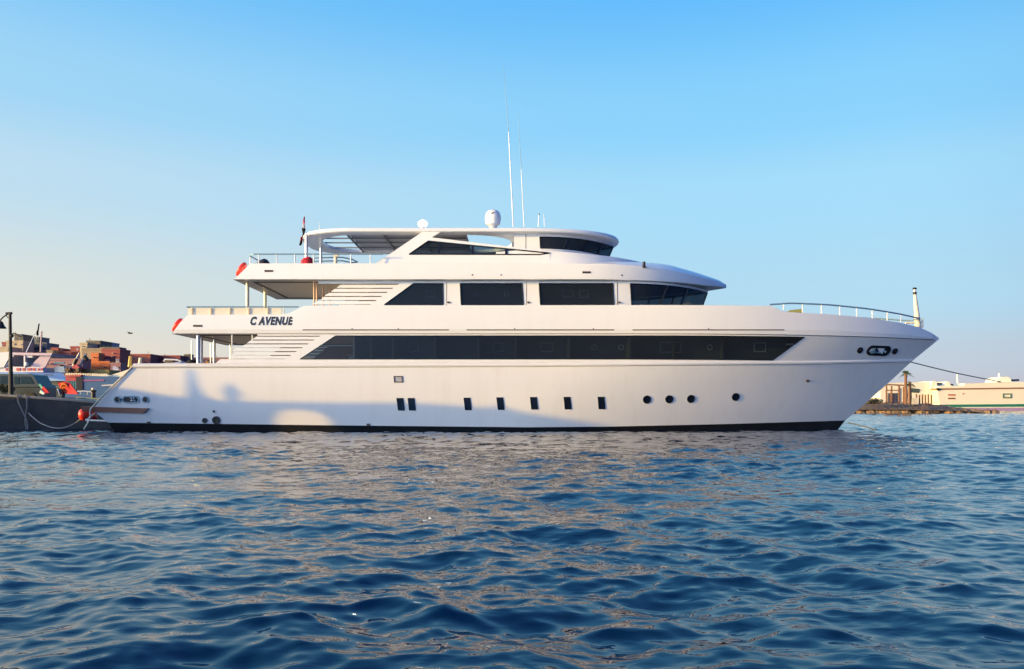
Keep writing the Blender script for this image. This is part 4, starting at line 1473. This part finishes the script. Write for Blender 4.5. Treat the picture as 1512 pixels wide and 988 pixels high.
B = empty('dive_boat', P(130, 600, 70), 'blue wooden boat with cream bow pulpit and red trim beyond the quay end', 'boat')
blue1 = mat('royal_blue_boat_paint', (0.012, 0.07, 0.22), 0.4, noise=(2, 0.6, (0.01, 0.13, 0.26)))
MB().pp([(96, 606), (96, 556), (120, 554.6), (181, 556.5), (176, 570), (160, 606)], 70, 4).build('hull', blue1, B, smooth=False)
MB().pp([(97, 555), (112, 555.5), (112, 562.5), (97, 562.5)], 69.93, 0.06).build('red_panel', bred, B, smooth=False)
b = MB()
for px in (100, 103.5, 107, 110.5):
    b.pp([(px, 563), (px + 2.6, 563), (px + 2.6, 577), (px, 577)], 69.94, 0.05)
b.build('side_screen', mat('teal_screen', (0.02, 0.14, 0.18), 0.5), B, smooth=False)
MB().pp([(112.5, 557), (122, 557.5), (122, 578), (112.5, 578)], 69.92, 0.06).build('doorway', M['navy'], B, smooth=False)
MB().pp([(123, 561), (154, 560.5), (153, 562.6), (123, 563)], 69.92, 0.05).build('stripe', mat('magenta_stripe', (0.30, 0.05, 0.22), 0.5), B, smooth=False)
MB().pp([(150, 568.5), (168, 567.5), (168, 569.5), (150, 570)], 69.92, 0.05).build('stripe', bw, B, smooth=False)
MB().pp([(97, 554), (119, 553.5), (119, 556), (97, 556.6)], 69.8, 4.2).build('deck_edge', bred, B, smooth=False)
MB().pp([(158, 555.8), (190, 545.5), (189.5, 548.5), (182, 556.4)], 70.5, 2.2).build('bow_pulpit', M['ivory'], B, smooth=False)
b = MB()
r_ = random.Random(9)
for i in range(24):
    px = 98 + i * 2.6
    b.tube([P(px, 555, 70.2), P(px, 551.2 + r_.random(), 70.2)], 0.04, 5)
b.tube([P(98, 551.6, 70.2), P(160, 553, 70.2)], 0.035, 6)
b.build('deck_rail', M['ivory'], B)
MB().pp([(120, 544.5), (161, 546), (161, 552.5), (119, 552.5)], 71.5, 2).build('deckhouse', mat('olive_canvas', (0.22, 0.17, 0.06), 0.8), B, smooth=False)
MB().pp([(80.5, 541.5), (94.5, 541), (95.5, 550), (80.5, 550)], 76, 2).build('cream_cabin', M['ivory'], A, smooth=False)
for nm, x0 in (('orange', 130), ('dark', 157)):
    pass
cn = empty('deck_crane', P(110, 553, 71), 'red deck crane with two raised white and black arms on the blue boat', 'crane')
MB().pp([(107, 540), (113, 538), (117, 542), (116, 545), (106, 544.5)], 70.7, 0.8).tube([P(111, 544, 71), P(111, 554, 71)], 0.15, 8).build('turret', bred, cn, smooth=False)
b = MB().tube([P(108, 541, 71), P(117.5, 521, 71)], [0.13, 0.09], 8).tube([P(117, 542, 71.3), P(127, 523, 71.3)], [0.12, 0.08], 8)
b.build('arm', mat('pale_crane_arm', (0.50, 0.42, 0.42), 0.5), cn)
MB().tube([P(109.3, 537.5, 70.8), P(113, 530, 70.8)], 0.17, 8).tube([P(124.5, 526.5, 71.1), P(128.5, 531.5, 71.1)], 0.2, 8).build('hydraulic_ram', M['dark'], cn)
gear = MB()
for i in range(26):
    px = 99 + 20 * r_.random()
    gear.ball(P(px, 545 + 7.5 * r_.random(), 70.6 + r_.random()), 0.10 + 0.13 * r_.random(), 6)
for i in range(7):
    px = 99 + 19 * r_.random()
    gear.tube([P(px, 554, 70.8), P(px + 2 * r_.random() - 1, 544, 70.8)], 0.05, 5)
tag(gear.build('net_pile', mat('brown_gear', (0.13, 0.075, 0.05), 0.8, noise=(2, 0.8, (0.28, 0.18, 0.07)))), 'heap of brown nets and gear on the blue boat under the red crane', 'net pile')


# a small standing figure on the blue boat
def figure(name, joints, edges, label, shirt, scale=1.0):
    e = empty(name, joints['base'], label, 'person')
    base = Vector(joints['base'])
    keys = [k for k in joints if k != 'base']
    me = bpy.data.meshes.new('body')
    me.from_pydata([tuple(Vector(joints[k][0])) for k in keys], [(keys.index(a), keys.index(b)) for a, b in edges], [])
    o = bpy.data.objects.new('body', me)
    C.objects.link(o)
    o.parent = e
    md = o.modifiers.new('skin', 'SKIN')
    for i, k_ in enumerate(keys):
        o.data.skin_vertices[0].data[i].radius = (joints[k_][1], joints[k_][1])
    o.data.skin_vertices[0].data[keys.index('pelvis')].use_root = True
    sb = o.modifiers.new('subsurf', 'SUBSURF')
    sb.levels = sb.render_levels = 1
    md.use_smooth_shade = True
    me.materials.append(shirt)
    ROOT[o.name] = base
    return e


def stand(base, s=1.0, face=0.0, arm=0):
    j = {'base': base, 'pelvis': ((0, 0, .95), .14), 'waist': ((0, 0, 1.12), .125), 'chest': ((0, 0, 1.34), .155), 'neck': ((0, 0, 1.50), .06), 'head0': ((0, 0, 1.60), .09), 'head1': ((0, 0, 1.70), .085),
         'hipl': ((-.10, 0, .90), .10), 'kneel': ((-.11, .02, .50), .065), 'anklel': ((-.11, 0, .09), .045), 'toel': ((-.11, -.16, .04), .04),
         'hipr': ((.10, 0, .90), .10), 'kneer': ((.11, .02, .50), .065), 'ankler': ((.12, 0, .09), .045), 'toer': ((.13, -.16, .04), .04),
         'shl': ((-.20, 0, 1.42), .065), 'ell': ((-.30, 0.02, 1.14), .045), 'wrl': ((-.24, -.14, .92), .033), 'hal': ((-.22, -.18, .84), .03),
         'shr': ((.20, 0, 1.42), .065), 'elr': ((.34, 0.0, 1.20), .045), 'wrr': ((.20, -.20, 1.12), .033), 'har': ((.12, -.24, 1.10), .03)}
    for k_ in list(j):
        if k_ != 'base':
            j[k_] = (tuple(v * s for v in j[k_][0]), j[k_][1] * s)
    e = [('pelvis', 'waist'), ('waist', 'chest'), ('chest', 'neck'), ('neck', 'head0'), ('head0', 'head1'), ('pelvis', 'hipl'), ('hipl', 'kneel'), ('kneel', 'anklel'), ('anklel', 'toel'),
         ('pelvis', 'hipr'), ('hipr', 'kneer'), ('kneer', 'ankler'), ('ankler', 'toer'), ('chest', 'shl'), ('shl', 'ell'), ('ell', 'wrl'), ('wrl', 'hal'), ('chest', 'shr'), ('shr', 'elr'), ('elr', 'wrr'), ('wrr', 'har')]
    return j, e


# ------------------------------------------------------------------ town on the left shore
shore = MB()
rows = []
for Y, z in ((118, -0.5), (121, 1.6), (135, 2.0), (190, 4.0), (260, 9.0), (330, 11.0), (420, 8.0), (600, 4)):
    rows.append([Vector((x, Y, z if z < 0 else z * f)) for x, f in ((-420, 1), (-260, 1), (-140, 1.0), (-100, 0.9), (-70, 0.7), (-50, 0.5), (-20, 0.4), (30, 0.3))])
shore.grid(rows)
tag(shore.build('ground', mat('dusty_ground', (0.24, 0.17, 0.12), 0.95, noise=(0.1, 0.7, (0.16, 0.11, 0.08)))), kind='structure')
bm_cols = {
    'brick': mat('red_brown_brick', (0.36, 0.10, 0.085), 0.9, noise=(0.6, 0.7, (0.24, 0.07, 0.06))),
    'rust': mat('rust_red_render', (0.40, 0.13, 0.10), 0.9, noise=(0.4, 0.6, (0.25, 0.08, 0.065))),
    'tan': mat('tan_render', (0.36, 0.27, 0.17), 0.9, noise=(0.4, 0.7, (0.18, 0.14, 0.10))),
    'khaki': mat('khaki_render', (0.21, 0.18, 0.13), 0.9, noise=(0.5, 0.7, (0.10, 0.09, 0.08))),
    'cream': mat('cream_render', (0.56, 0.45, 0.30), 0.9, noise=(0.5, 0.6, (0.30, 0.23, 0.16))),
    'grey': mat('grey_render', (0.20, 0.21, 0.21), 0.9, noise=(0.5, 0.7, (0.13, 0.14, 0.14))),
    'pale': mat('pale_grey_render', (0.36, 0.37, 0.42), 0.9, noise=(0.5, 0.5, (0.24, 0.25, 0.30))),
    'orange': mat('orange_render', (0.66, 0.20, 0.075), 0.9, noise=(0.5, 0.6, (0.52, 0.15, 0.06))),
    'mauve': mat('mauve_render', (0.34, 0.18, 0.18), 0.9, noise=(0.4, 0.6, (0.19, 0.11, 0.12))),
}
bwin = mat('dim_window', (0.025, 0.025, 0.035), 0.3)
bwinw = mat('pale_window', (0.46, 0.44, 0.50), 0.4)


def building(px0, px1, pyt, pyb, Y, depth, m_, label, wins=(), parap=0.8, winm=None, extra=(), cat='building', group='buildings of the town on the left shore'):
    depth = max(depth * 0.42, 2.5)
    e = empty('town_building', P((px0 + px1) / 2, pyb, Y + depth / 2), label, cat, group)
    MB().pp([(px0, pyb), (px0, pyt), (px1, pyt), (px1, pyb)], Y, depth).build('wall', bm_cols[m_], e, smooth=False)
    b = MB()
    z = P(0, pyt, Y).z
    x0_, x1_ = P(px0, 0, Y).x, P(px1, 0, Y).x
    b.box((x0_ - 0.1, Y - 0.12, z - 0.05), (x1_ + 0.1, Y + 0.2, z + 0.35)).box((x0_ - 0.1, Y + 0.202, z - 0.05), (x0_ + 0.25, Y + depth, z + 0.35)).box((x1_ - 0.25, Y + 0.202, z - 0.05), (x1_ + 0.1, Y + depth, z + 0.35))
    b.build('roof_parapet', bm_cols[m_], e, smooth=False)
    rb_ = random.Random(int(px0 * 7 + px1))
    wpx = px1 - px0
    for i_ in range(min(int(wpx / 5), 5)):
        tx = px0 + 1 + (wpx - 3.5) * rb_.random()
        tw, th_ = 1.0 + 1.6 * rb_.random(), 0.9 + 1.5 * rb_.random()
        MB().pp([(tx, pyt + 0.2), (tx, pyt - th_), (tx + tw, pyt - th_), (tx + tw, pyt + 0.2)], Y + 1.5 + 3 * rb_.random(), 1.5).build('roof_tank', bm_cols[rb_.choice(['grey', 'khaki', 'cream', 'rust', 'pale'])], e, smooth=False)
    for i_ in range(min(int(wpx / 9), 3)):
        tx = px0 + 1 + (wpx - 2) * rb_.random()
        MB().tube([P(tx, pyt + 0.3, Y + 1.2), P(tx + 0.2, pyt - 2.0 - 4 * rb_.random(), Y + 1.2)], 0.06, 5).build('aerial', M['seam'], e)
    for i_ in range(int(wpx * (min(pyb, 545) - pyt) / 90)):
        tx = px0 + 1 + (wpx - 4) * rb_.random()
        ty = pyt + 2.5 + (min(pyb, 545) - pyt - 6) * rb_.random()
        if not any(abs(tx - a) < 4 and abs(ty - b_) < 4 for a, b_, _, _ in wins):
            MB().pp([(tx, ty), (tx + 2, ty), (tx + 2, ty + 1.1), (tx, ty + 1.1)], Y - 0.9, 0.85).build('awning', bm_cols[rb_.choice(['pale', 'khaki', 'cream', 'mauve', 'brick'])], e, smooth=False)
    for wx, wy, ww_, wh_ in wins:
        o = MB().pp([(wx, wy), (wx + ww_, wy), (wx + ww_, wy + wh_), (wx, wy + wh_)], Y - 0.06, 0.12).build('window', winm or bwin, e, smooth=False)
    for (a, b_, c_, d_), mm, nm in extra:
        MB().pp([(a, b_), (c_, b_), (c_, d_), (a, d_)], Y - 1.1, 1.08).build(nm, bm_cols[mm], e, smooth=False)
    return e


building(-40, 12, 514, 552, 205, 14, 'cream', 'cream low house at the far left edge behind the lamp post', [(-6, 520, 3, 4), (2, 520, 3, 4)])
building(3, 11, 507, 514.5, 215, 10, 'brick', 'small red-brown house on the hill left of the lamp post', [(5, 509, 2, 2.5)])
building(9, 34, 505, 545, 212, 12, 'cream', 'pale ochre house with a row of dark windows right behind the lamp post', [(13, 514, 3, 3), (20, 514, 3, 3), (27, 514, 3, 3), (21, 507, 3, 3)])
building(21, 34, 495.5, 506, 222, 12, 'khaki', 'dark notched tower block on the hill just right of the lamp post', [(24, 498, 2, 3), (29, 498, 2, 3)], extra=((22, 493.5, 25, 495.6), 'khaki', 'roof_shed') and [((22, 493.6, 26, 495.5), 'khaki', 'roof_shed'), ((29, 493.2, 32, 495.5), 'grey', 'roof_shed')])
building(34, 69, 508, 545, 218, 14, 'grey', 'wide grey flat-roofed block with a long window row on the left hill', [(37 + 4.4 * i, 513, 3.2, 3.6) for i in range(7)])
building(44, 58, 499.2, 508, 230, 12, 'grey', 'grey-green rooftop storey above the wide grey block', [(47, 502, 3, 3), (53, 502, 3, 3)])
building(69, 78, 519, 550, 200, 12, 'tan', 'narrow tan house between the grey block and the red-brown houses', [(72, 523, 3, 3)])
building(76, 86, 515.5, 548, 208, 12, 'brick', 'red-brown cube house to the right of the wide grey block', [(79, 518, 2, 2), (83, 518, 2, 2)])
building(85, 105, 521, 550, 203, 12, 'rust', 'low rust-red house beneath the beige gable', [(88, 526, 3, 3), (96, 526, 3, 3)])
building(89, 106, 517.5, 545, 226, 12, 'tan', 'beige house with a small dark window left of the brick house', [(100, 524, 2.6, 2.6)])
building(104, 119, 513.2, 548, 216, 12, 'brick', 'brick house with a white attic opening left of the balcony tower', [(113, 514.5, 2.5, 3), (107, 519, 3, 4), (113, 521, 3, 4)], winm=bwinw)
building(60, 122, 532, 556, 170, 8, 'mauve', 'long mauve quayside shed with a blue shop band behind the boats', [(80, 534.5, 15, 2.4)], winm=mat('blue_shop_band', (0.05, 0.16, 0.26), 0.5))
building(118, 129, 508, 546, 196, 12, 'cream', 'slim tower with cream balconies left of the dark tan block', [(121, 511, 5, 1.6), (121, 515, 5, 1.6), (121, 519.5, 5, 1.6)], extra=[((119, 512.6, 128, 514.2), 'cream', 'balcony'), ((119, 516.8, 128, 518.4), 'cream', 'balcony')])
building(128, 148, 505, 520, 201, 14, 'khaki', 'dark tan tower block, the tallest in the middle of the town', [(131, 508, 3, 3), (137, 508, 3, 3), (143, 508, 3, 3), (131, 513, 3, 3), (137, 513, 3, 3)])
building(147, 162, 507.2, 516, 206, 12, 'pale', 'pale blue-grey block with a window grid right of the dark tan tower', [(149 + 4 * i, 509.5, 2.6, 3.6) for i in range(3)])
building(121, 152, 516.5, 552, 188, 10, 'tan', 'broad tan block in front of the balcony tower', [(124, 522, 3, 4), (129, 530, 3, 4), (129, 541, 3, 5)])
building(150, 177, 517.5, 552, 184, 12, 'brick', 'big red-brown house with white windows right of the orange front', [(157, 530.5, 4.5, 5.5), (170.5, 530, 5.5, 6)], winm=bwinw)
building(134.5, 162, 535.6, 550, 176, 3, 'orange', 'low salmon-orange front wall below the brick house', [])
building(134.5, 145.5, 523.5, 535.5, 176, 3, 'orange', 'bright orange upper front rising at the left of the brick house', [])
building(145.5, 162.5, 528.5, 535.5, 179, 3, 'brick', 'brick upper floor with four pale windows beside the bright orange front', [(147.5 + 3.6 * i, 530.3, 2.8, 4) for i in range(4)], winm=bwinw)
building(163, 178, 538, 552, 172, 4, 'mauve', 'mauve annex with one blue-grey window at the end of the brick house', [(166.5, 541, 8.5, 6)], winm=bwinw)
building(148, 176, 514.8, 517.6, 190, 8, 'khaki', 'dark flat roof storey on top of the big brick house', [])
building(177, 222, 524.5, 548, 230, 16, 'rust', 'long low rust-red building just right of the big brick house', [(182 + 7 * i, 529, 3, 2.6) for i in range(5)])
building(221, 266, 526.5, 548, 236, 16, 'brick', 'long low brick-red building behind the aft deck of the yacht', [(225 + 7 * i, 530, 3, 2.6) for i in range(5)])
building(264, 352, 529.5, 548, 240, 16, 'mauve', 'low mauve building seen between the aft deck pillars', [(270 + 9 * i, 532.5, 3, 2.4) for i in range(8)])
building(272, 281, 524.8, 529.6, 241, 6, 'khaki', 'small dark roof hut on the low mauve building', [])

# a bird in the sky
bd = empty('gull', P(192, 492.5, 60), 'small dark gull flying above the low red buildings', 'bird')
c = P(192, 492.5, 60)
MB().tube([c + Vector((-0.16, 0, 0)), c + Vector((-0.05, 0, 0.01)), c + Vector((0.08, 0, 0.01)), c + Vector((0.18, 0, 0.0))], [0.01, 0.05, 0.045, 0.015], 8).build('body', M['seam'], bd)
for s in (-1, 1):
    MB().prism([c + Vector((-0.06, 0, 0.02)), c + Vector((0.07, 0, 0.02)), c + Vector((0.06, s * 0.24, 0.09)), c + Vector((-0.02, s * 0.5, 0.05)), c + Vector((-0.06, s * 0.25, 0.08))], (0, 0, 0.012)).build('wing', M['seam'], bd, smooth=False)

# ------------------------------------------------------------------ right: breakwater, shelter, palm, ferry
YB = 140.0
rk = MB()
rows = []
for i in range(9):
    f = i / 8
    row = []
    for px, top in ((1180, 594), (1262, 594.5), (1300, 594.5), (1350, 596.2), (1385, 597.5), (1410, 601), (1440, 606), (1466, 609.5), (1480, 611.5)):
        z_t = P(px, top, YB + 6).z
        z = -0.6 + (z_t + 0.6) * math.sin(math.pi * (0.1 + 0.8 * f)) ** 0.6
        row.append(Vector((xx(px, YB + 6), YB + f * 16, z)))
    rows.append(row)
rk.grid(rows)
earth = mat('breakwater_earth', (0.22, 0.15, 0.095), 0.95, noise=(0.7, 0.8, (0.09, 0.06, 0.045)), bump=(2, 1.0, 0.3))
tag(rk.build('shore', earth), 'rocky brown breakwater ending in the sea beyond the bow', 'breakwater', kind='structure')
r_ = random.Random(5)
rs = MB()
for i in range(620):
    px = 1190 + 272 * r_.random()
    top = np.interp(px, [1180, 1350, 1385, 1410, 1440, 1468], [594.5, 596.4, 598, 601.5, 606.5, 610])
    f = r_.random() ** 1.1
    zt2 = P(px, top, YB + 6).z
    z = 0.0 + (zt2 - 0.1) * f ** 0.8
    c = Vector((xx(px, YB + 3), YB + 0.6 + 5.5 * f, z))
    s = 0.28 + 0.5 * r_.random() * (1.15 - 0.4 * f)
    pts, fcs = [], []
    nn = 7
    prev = []
    rws = []
    for a in (0.15, 0.9, 1.6, 2.3, 3.0):
        rws.append([c + Vector((s * 1.25 * math.sin(a) * math.cos(k * 2 * math.pi / nn) * (0.75 + 0.5 * r_.random()), s * math.sin(a) * math.sin(k * 2 * math.pi / nn) * (0.75 + 0.5 * r_.random()), s * 0.75 * math.cos(a) * (0.8 + 0.4 * r_.random()))) for k in range(nn)])
    rs.grid(rws, True)
tag(rs.build('rubble', mat('breakwater_rock', (0.36, 0.23, 0.13), 0.95, noise=(0.6, 0.9, (0.06, 0.045, 0.035))), smooth=False), 'loose boulders along the foot of the breakwater', 'rubble', kind='stuff')

# shelter frame
wood = mat('brown_timber', (0.24, 0.12, 0.065), 0.8)
YS = 142.0
she = empty('shelter', P(1318, 596, YS), 'open brown timber shelter frame on the breakwater left of the palm', 'shelter')
for px, y0 in ((1308.5, 568), (1316, 570), (1327, 568), (1334, 571)):
    MB().pp([(px, 597), (px, y0), (px + 1.8, y0), (px + 1.8, 597)], YS, 0.25).build('post', wood, she, smooth=False)
MB().pp([(1307, 568.8), (1307, 566.8), (1336, 568), (1336, 570)], YS - 0.03, 0.3).pp([(1309, 577), (1309, 575.5), (1328, 575.8), (1328, 577.2)], YS - 0.03, 0.3).build('beam', wood, she, smooth=False)
MB().pp([(1311, 596), (1311, 580.5), (1326, 580.5), (1326, 596)], YS + 0.7, 0.1).build('back_board', mat('grey_blue_board', (0.14, 0.13, 0.16), 0.8), she, smooth=False)
MB().pp([(1329, 596), (1329, 573), (1331.5, 573), (1331.5, 596)], YS + 0.3, 0.12).build('door_panel', M['ivory'], she, smooth=False)
fn = empty('timber_fence', P(1368, 597, 143), 'row of short brown stakes on the breakwater in front of the ferry stern', 'fence')
for i in range(6):
    px = 1353 + i * 4.4
    MB().pp([(px, 597.5), (px, 582 + (i % 2)), (px + 1.5, 582 + (i % 2)), (px + 1.5, 597.5)], 143, 0.22).build('stake', wood, fn, smooth=False)
MB().pp([(1346, 597), (1347, 588), (1354, 587), (1356, 597)], 142.5, 0.6).build('block', M['ivory'], fn, smooth=False)
# palm trees
frond = mat('palm_frond', (0.045, 0.095, 0.03), 0.7, noise=(1, 0.8, (0.08, 0.12, 0.03)))
bark = mat('palm_bark', (0.20, 0.10, 0.06), 0.9, bump=(3, 1.0, 0.1))


def palm(px, py_base, py_crown, Y, spread, n, label, seed):
    r1 = random.Random(seed)
    e = empty('palm_tree', P(px, py_base, Y), label, 'palm', 'palm trees on the breakwater')
    base, top = P(px, py_base, Y), P(px - 0.3, py_crown, Y)
    hgt = (top - base).length
    MB().tube([base, base.lerp(top, 0.3) + Vector((0.05, 0, 0)), base.lerp(top, 0.7), top], [0.035 * hgt + 0.1, 0.30, 0.24, 0.2], 10).build('trunk', bark, e)
    b = MB()
    for i in range(n):
        a = 2 * math.pi * i / n + r1.random() * 0.6
        el = R(-25 + 100 * r1.random())
        ln = spread * (0.75 + 0.5 * r1.random())
        d = Vector((math.cos(a) * math.cos(el), math.sin(a) * math.cos(el), math.sin(el)))
        side = d.cross(Vector((0, 0, 1))).normalized()
        pts = []
        for t in np.linspace(0, 1, 9):
            pts.append(top + d * ln * t + Vector((0, 0, -ln * 0.55 * t * t)))
        for j in range(1, 9):
            for sd_ in (-1, 1):
                wl_ = ln * 0.30 * math.sin(math.pi * (0.12 + 0.84 * j / 9))
                p = pts[j]
                q_ = p + side * sd_ * wl_ + (pts[j] - pts[j - 1]) * 0.9 + Vector((0, 0, -wl_ * 0.5))
                dd = (pts[j] - pts[j - 1]) * 0.42
                b.poly([p - dd, p + dd * 0.7, q_])
        b.tube(pts, 0.02, 4)
    b.build('crown', frond, e, smooth=False, recalc=False)


palm(1337.5, 597, 551.5, 138.5, 1.05, 26, 'tall slim palm tree with a small green crown beside the timber shelter', 2)
palm(1343.5, 597, 566, 139.5, 0.75, 20, 'shorter palm with a low green crown just right of the tall palm', 6)
sh = empty('shrub', P(1290, 597, 139), 'dark green shrub on the breakwater close to the stem of the yacht', 'shrub')
leaves(P(1290, 592.5, 140), (1.7, 1.0, 0.55), 900, 0.14, 8).build('foliage', mat('dark_shrub', (0.05, 0.05, 0.03), 0.8), sh, smooth=False, recalc=False)
MB().tube([P(1290, 598, 140), P(1290, 592, 140)], 0.1, 6).build('stem', bark, sh)

# ferry
YF = 230.0
fe = empty('ferry', P(1480, 604, YF + 8), 'big cream ferry with a green stripe berthed beyond the breakwater', 'ferry')
fcream = mat('ferry_cream', (0.90, 0.81, 0.62), 0.5, noise=(0.15, 0.5, (0.84, 0.73, 0.54)))
fwhite = mat('ferry_white', (0.85, 0.78, 0.68), 0.5)
fgreen = mat('ferry_green', (0.02, 0.20, 0.13), 0.5)
fviolet = mat('ferry_violet', (0.42, 0.28, 0.50), 0.5)
MB().pp([(1388, 597.6), (1384, 578), (1386, 575.2), (1850, 570), (1850, 594)], YF, 14).build('side', fcream, fe, smooth=False)
MB().pp([(1384, 575.6), (1384, 573.6), (1850, 568.6), (1850, 570.6)], YF - 0.15, 14.3).build('painted_shade_line', mat('ferry_shade_brown', (0.30, 0.15, 0.09), 0.6), fe, smooth=False)  # shade line under the upper deck, put in as a brown strip
MB().pp([(1384, 573.5), (1387, 570.8), (1424, 569.6), (1424, 566.5), (1466, 565), (1500, 564), (1850, 561.5), (1850, 568.5)], YF + 0.3, 13).build('upper_deck', fcream, fe, smooth=False)
MB().pp([(1389, 601.2), (1389, 597.6), (1850, 593.8), (1850, 598.6)], YF - 0.1, 14.2).build('green_stripe', fgreen, fe, smooth=False)
MB().pp([(1392, 602.8), (1390, 601.2), (1850, 598.7), (1850, 600.6)], YF, 14).build('white_stripe', fwhite, fe, smooth=False)
MB().pp([(1404, 608), (1396, 602.9), (1850, 600.7), (1850, 608)], YF + 0.2, 13.6).build('lower_hull', fviolet, fe, smooth=False)
for y0, mm in ((582.2, mat('ferry_mark_red', (0.55, 0.10, 0.04), 0.6)), (587.4, mat('ferry_mark_brown', (0.24, 0.08, 0.03), 0.6))):
    MB().pp([(1400, y0), (1410.5, y0 - 0.1), (1411, y0 + 1.9), (1400, y0 + 2)], YF - 0.12, 0.1).build('painted_mark', mm, fe, smooth=False)
MB().pp([(1421.5, 580.5), (1423.6, 580.5), (1423.6, 582.6), (1421.5, 582.6)], YF - 0.12, 0.1).build('painted_mark', mat('ferry_mark_orange', (0.6, 0.2, 0.06), 0.6), fe, smooth=False)
b = MB()
for a in ([(1481, 581), (1494, 581), (1494, 582.6), (1481, 582.6)], [(1481, 586.4), (1494, 586.4), (1494, 588), (1481, 588)], [(1481, 582.6), (1482.7, 582.6), (1482.7, 586.4), (1481, 586.4)], [(1492.3, 582.6), (1494, 582.6), (1494, 586.4), (1492.3, 586.4)]):
    b.pp(a, YF - 0.15, 0.2)
b.build('window', mat('ferry_window_frame', (0.10, 0.17, 0.10), 0.6), fe, smooth=False)
br = MB().pp([(1472, 564.5), (1474, 559.5), (1480, 556.5), (1488, 556.2), (1492, 559), (1494, 564)], YF + 3, 6).build('bridge', fcream, fe, smooth=False)
MB().pp([(1493, 563), (1492, 560.3), (1505, 559.8), (1505, 562.6)], YF + 4, 4).build('radar_mast', M['navy'], fe, smooth=False)
MB().tube([P(1475.5, 560, YF + 4), P(1475.5, 551.5, YF + 4)], 0.32, 8).build('chimney', fwhite, fe)
MB().tube([P(1414.5, 570, YF + 4), P(1413.5, 553, YF + 4)], [0.32, 0.22], 8).build('mast', fwhite, fe)
MB().pp([(1300, 575), (1301, 566.5), (1330, 565), (1372, 564.4), (1376, 567), (1386, 573), (1386, 600), (1300, 600)], YF + 3, 10).build('stern_block', fcream, fe, smooth=False)
MB().pp([(1344, 579.5), (1345, 573), (1359, 574.5), (1357, 580)], YF + 2.8, 0.3).build('stern_opening', mat('stern_shadow_green', (0.06, 0.09, 0.08), 0.8), fe, smooth=False)
MB().pp([(1383, 574.5), (1384.5, 572.8), (1391, 574.6), (1386, 577.2)], YF - 0.3, 0.4).build('stern_port', M['dark'], fe, smooth=False)
MB().pp([(1375, 574), (1377, 563), (1381, 562.6), (1383, 566), (1384, 571), (1396, 569), (1398, 563.6), (1401, 563), (1404, 568), (1404, 573)], YF + 2, 8).build('aft_superstructure', fcream, fe, smooth=False)
MB().pp([(1384, 568.5), (1385, 565), (1391, 565.5), (1391, 568.5)], YF + 1.8, 0.5).build('deck_gear', M['navy'], fe, smooth=False)
MB().pp([(1404, 568.5), (1403.5, 566.6), (1408, 567.5), (1408, 569.5)], YF + 1.8, 0.5).build('deck_gear', M['navy'], fe, smooth=False)

# ------------------------------------------------------------------ the neighbour whose shadow falls across the yacht
# it lies just left of the picture, between the sun and the yacht; its outline follows from the shadow it throws
C1, C2 = Vector((-37, 33.0)), Vector((-25.5, 27.5))


def caster(px, py):
    hp = P(px, py, 40.1)
    d2, sd2 = C2 - C1, Vector((SUN.x, SUN.y))
    # hp.xy + s * sd2 = C1 + u * d2
    det = sd2.x * -d2.y + d2.x * sd2.y
    rx_, ry_ = C1.x - hp.x, C1.y - hp.y
    s = (rx_ * -d2.y + d2.x * ry_) / det
    return Vector((hp.x + s * SUN.x, hp.y + s * SUN.y, hp.z + s * SUN.z))


prof = [(-900, 532), (-240, 534), (-200, 566), (0, 568), (110, 571), (150, 573), (190, 574), (215, 578), (245, 584), (272, 587), (279, 584), (282, 570), (284, 546), (294, 546), (300, 572), (308, 586), (322, 591), (344, 592), (375, 593), (430, 594), (500, 595), (610, 595), (680, 599), (718, 602), (738, 599), (750, 602), (768, 608), (800, 613), (840, 619), (880, 626)]
# unseen boat in pieces shaped for its shadow, gaps between them pass the sun
nb = empty('excursion_boat', (-31, 30, 0), 'high-sided white excursion boat unseen off to the left, shaped to throw the long shadow on the yacht', 'boat')
nrm = Vector((-(C2 - C1).y, (C2 - C1).x, 0)).normalized()
if nrm.y > 0:
    nrm = -nrm

def down(p):
    return Vector((p.x, p.y, -0.5))


px_ = [q[0] for q in prof]
iy = lambda x: float(np.interp(x, px_, [q[1] for q in prof]))
west = [caster(*q) for q in prof if q[0] < 0] + [caster(2, 568)]
MB().prism(west + [down(west[-1]), down(west[0])], SUN * 1.6).build('hull', M['white'], nb, smooth=False)
left = [caster(64, 569.5)] + [caster(*q) for q in prof if 64 < q[0] < 402] + [caster(402, iy(402)), caster(404, 640)]
left = left[:-1]
MB().prism(left + [down(left[-1]), down(left[0])], SUN * 1.6).build('hull', M['white'], nb, smooth=False)
right = [caster(484, iy(484))] + [caster(*q) for q in prof if q[0] > 484]
MB().prism(right + [down(right[-1]), down(right[0])], SUN * 1.6).build('hull', M['white'], nb, smooth=False)
MB().prism([caster(401, iy(401)), caster(485, iy(485)), caster(485, 622), caster(470, 609), caster(440, 605), caster(418, 606), caster(401, 618)], SUN * 1.5).build('caster_bridge', M['white'], nb, smooth=False)  # unseen strip added for its shadow, open below so a lit patch remains
pm = caster(346, 592)
j, e_ = stand((pm.x + SUN.x * 0.6, pm.y + SUN.y * 0.6, pm.z - 0.75))
figure('person', j, e_, 'person in dark clothes standing at the rail of the excursion boat, arms bent', M['navy'])
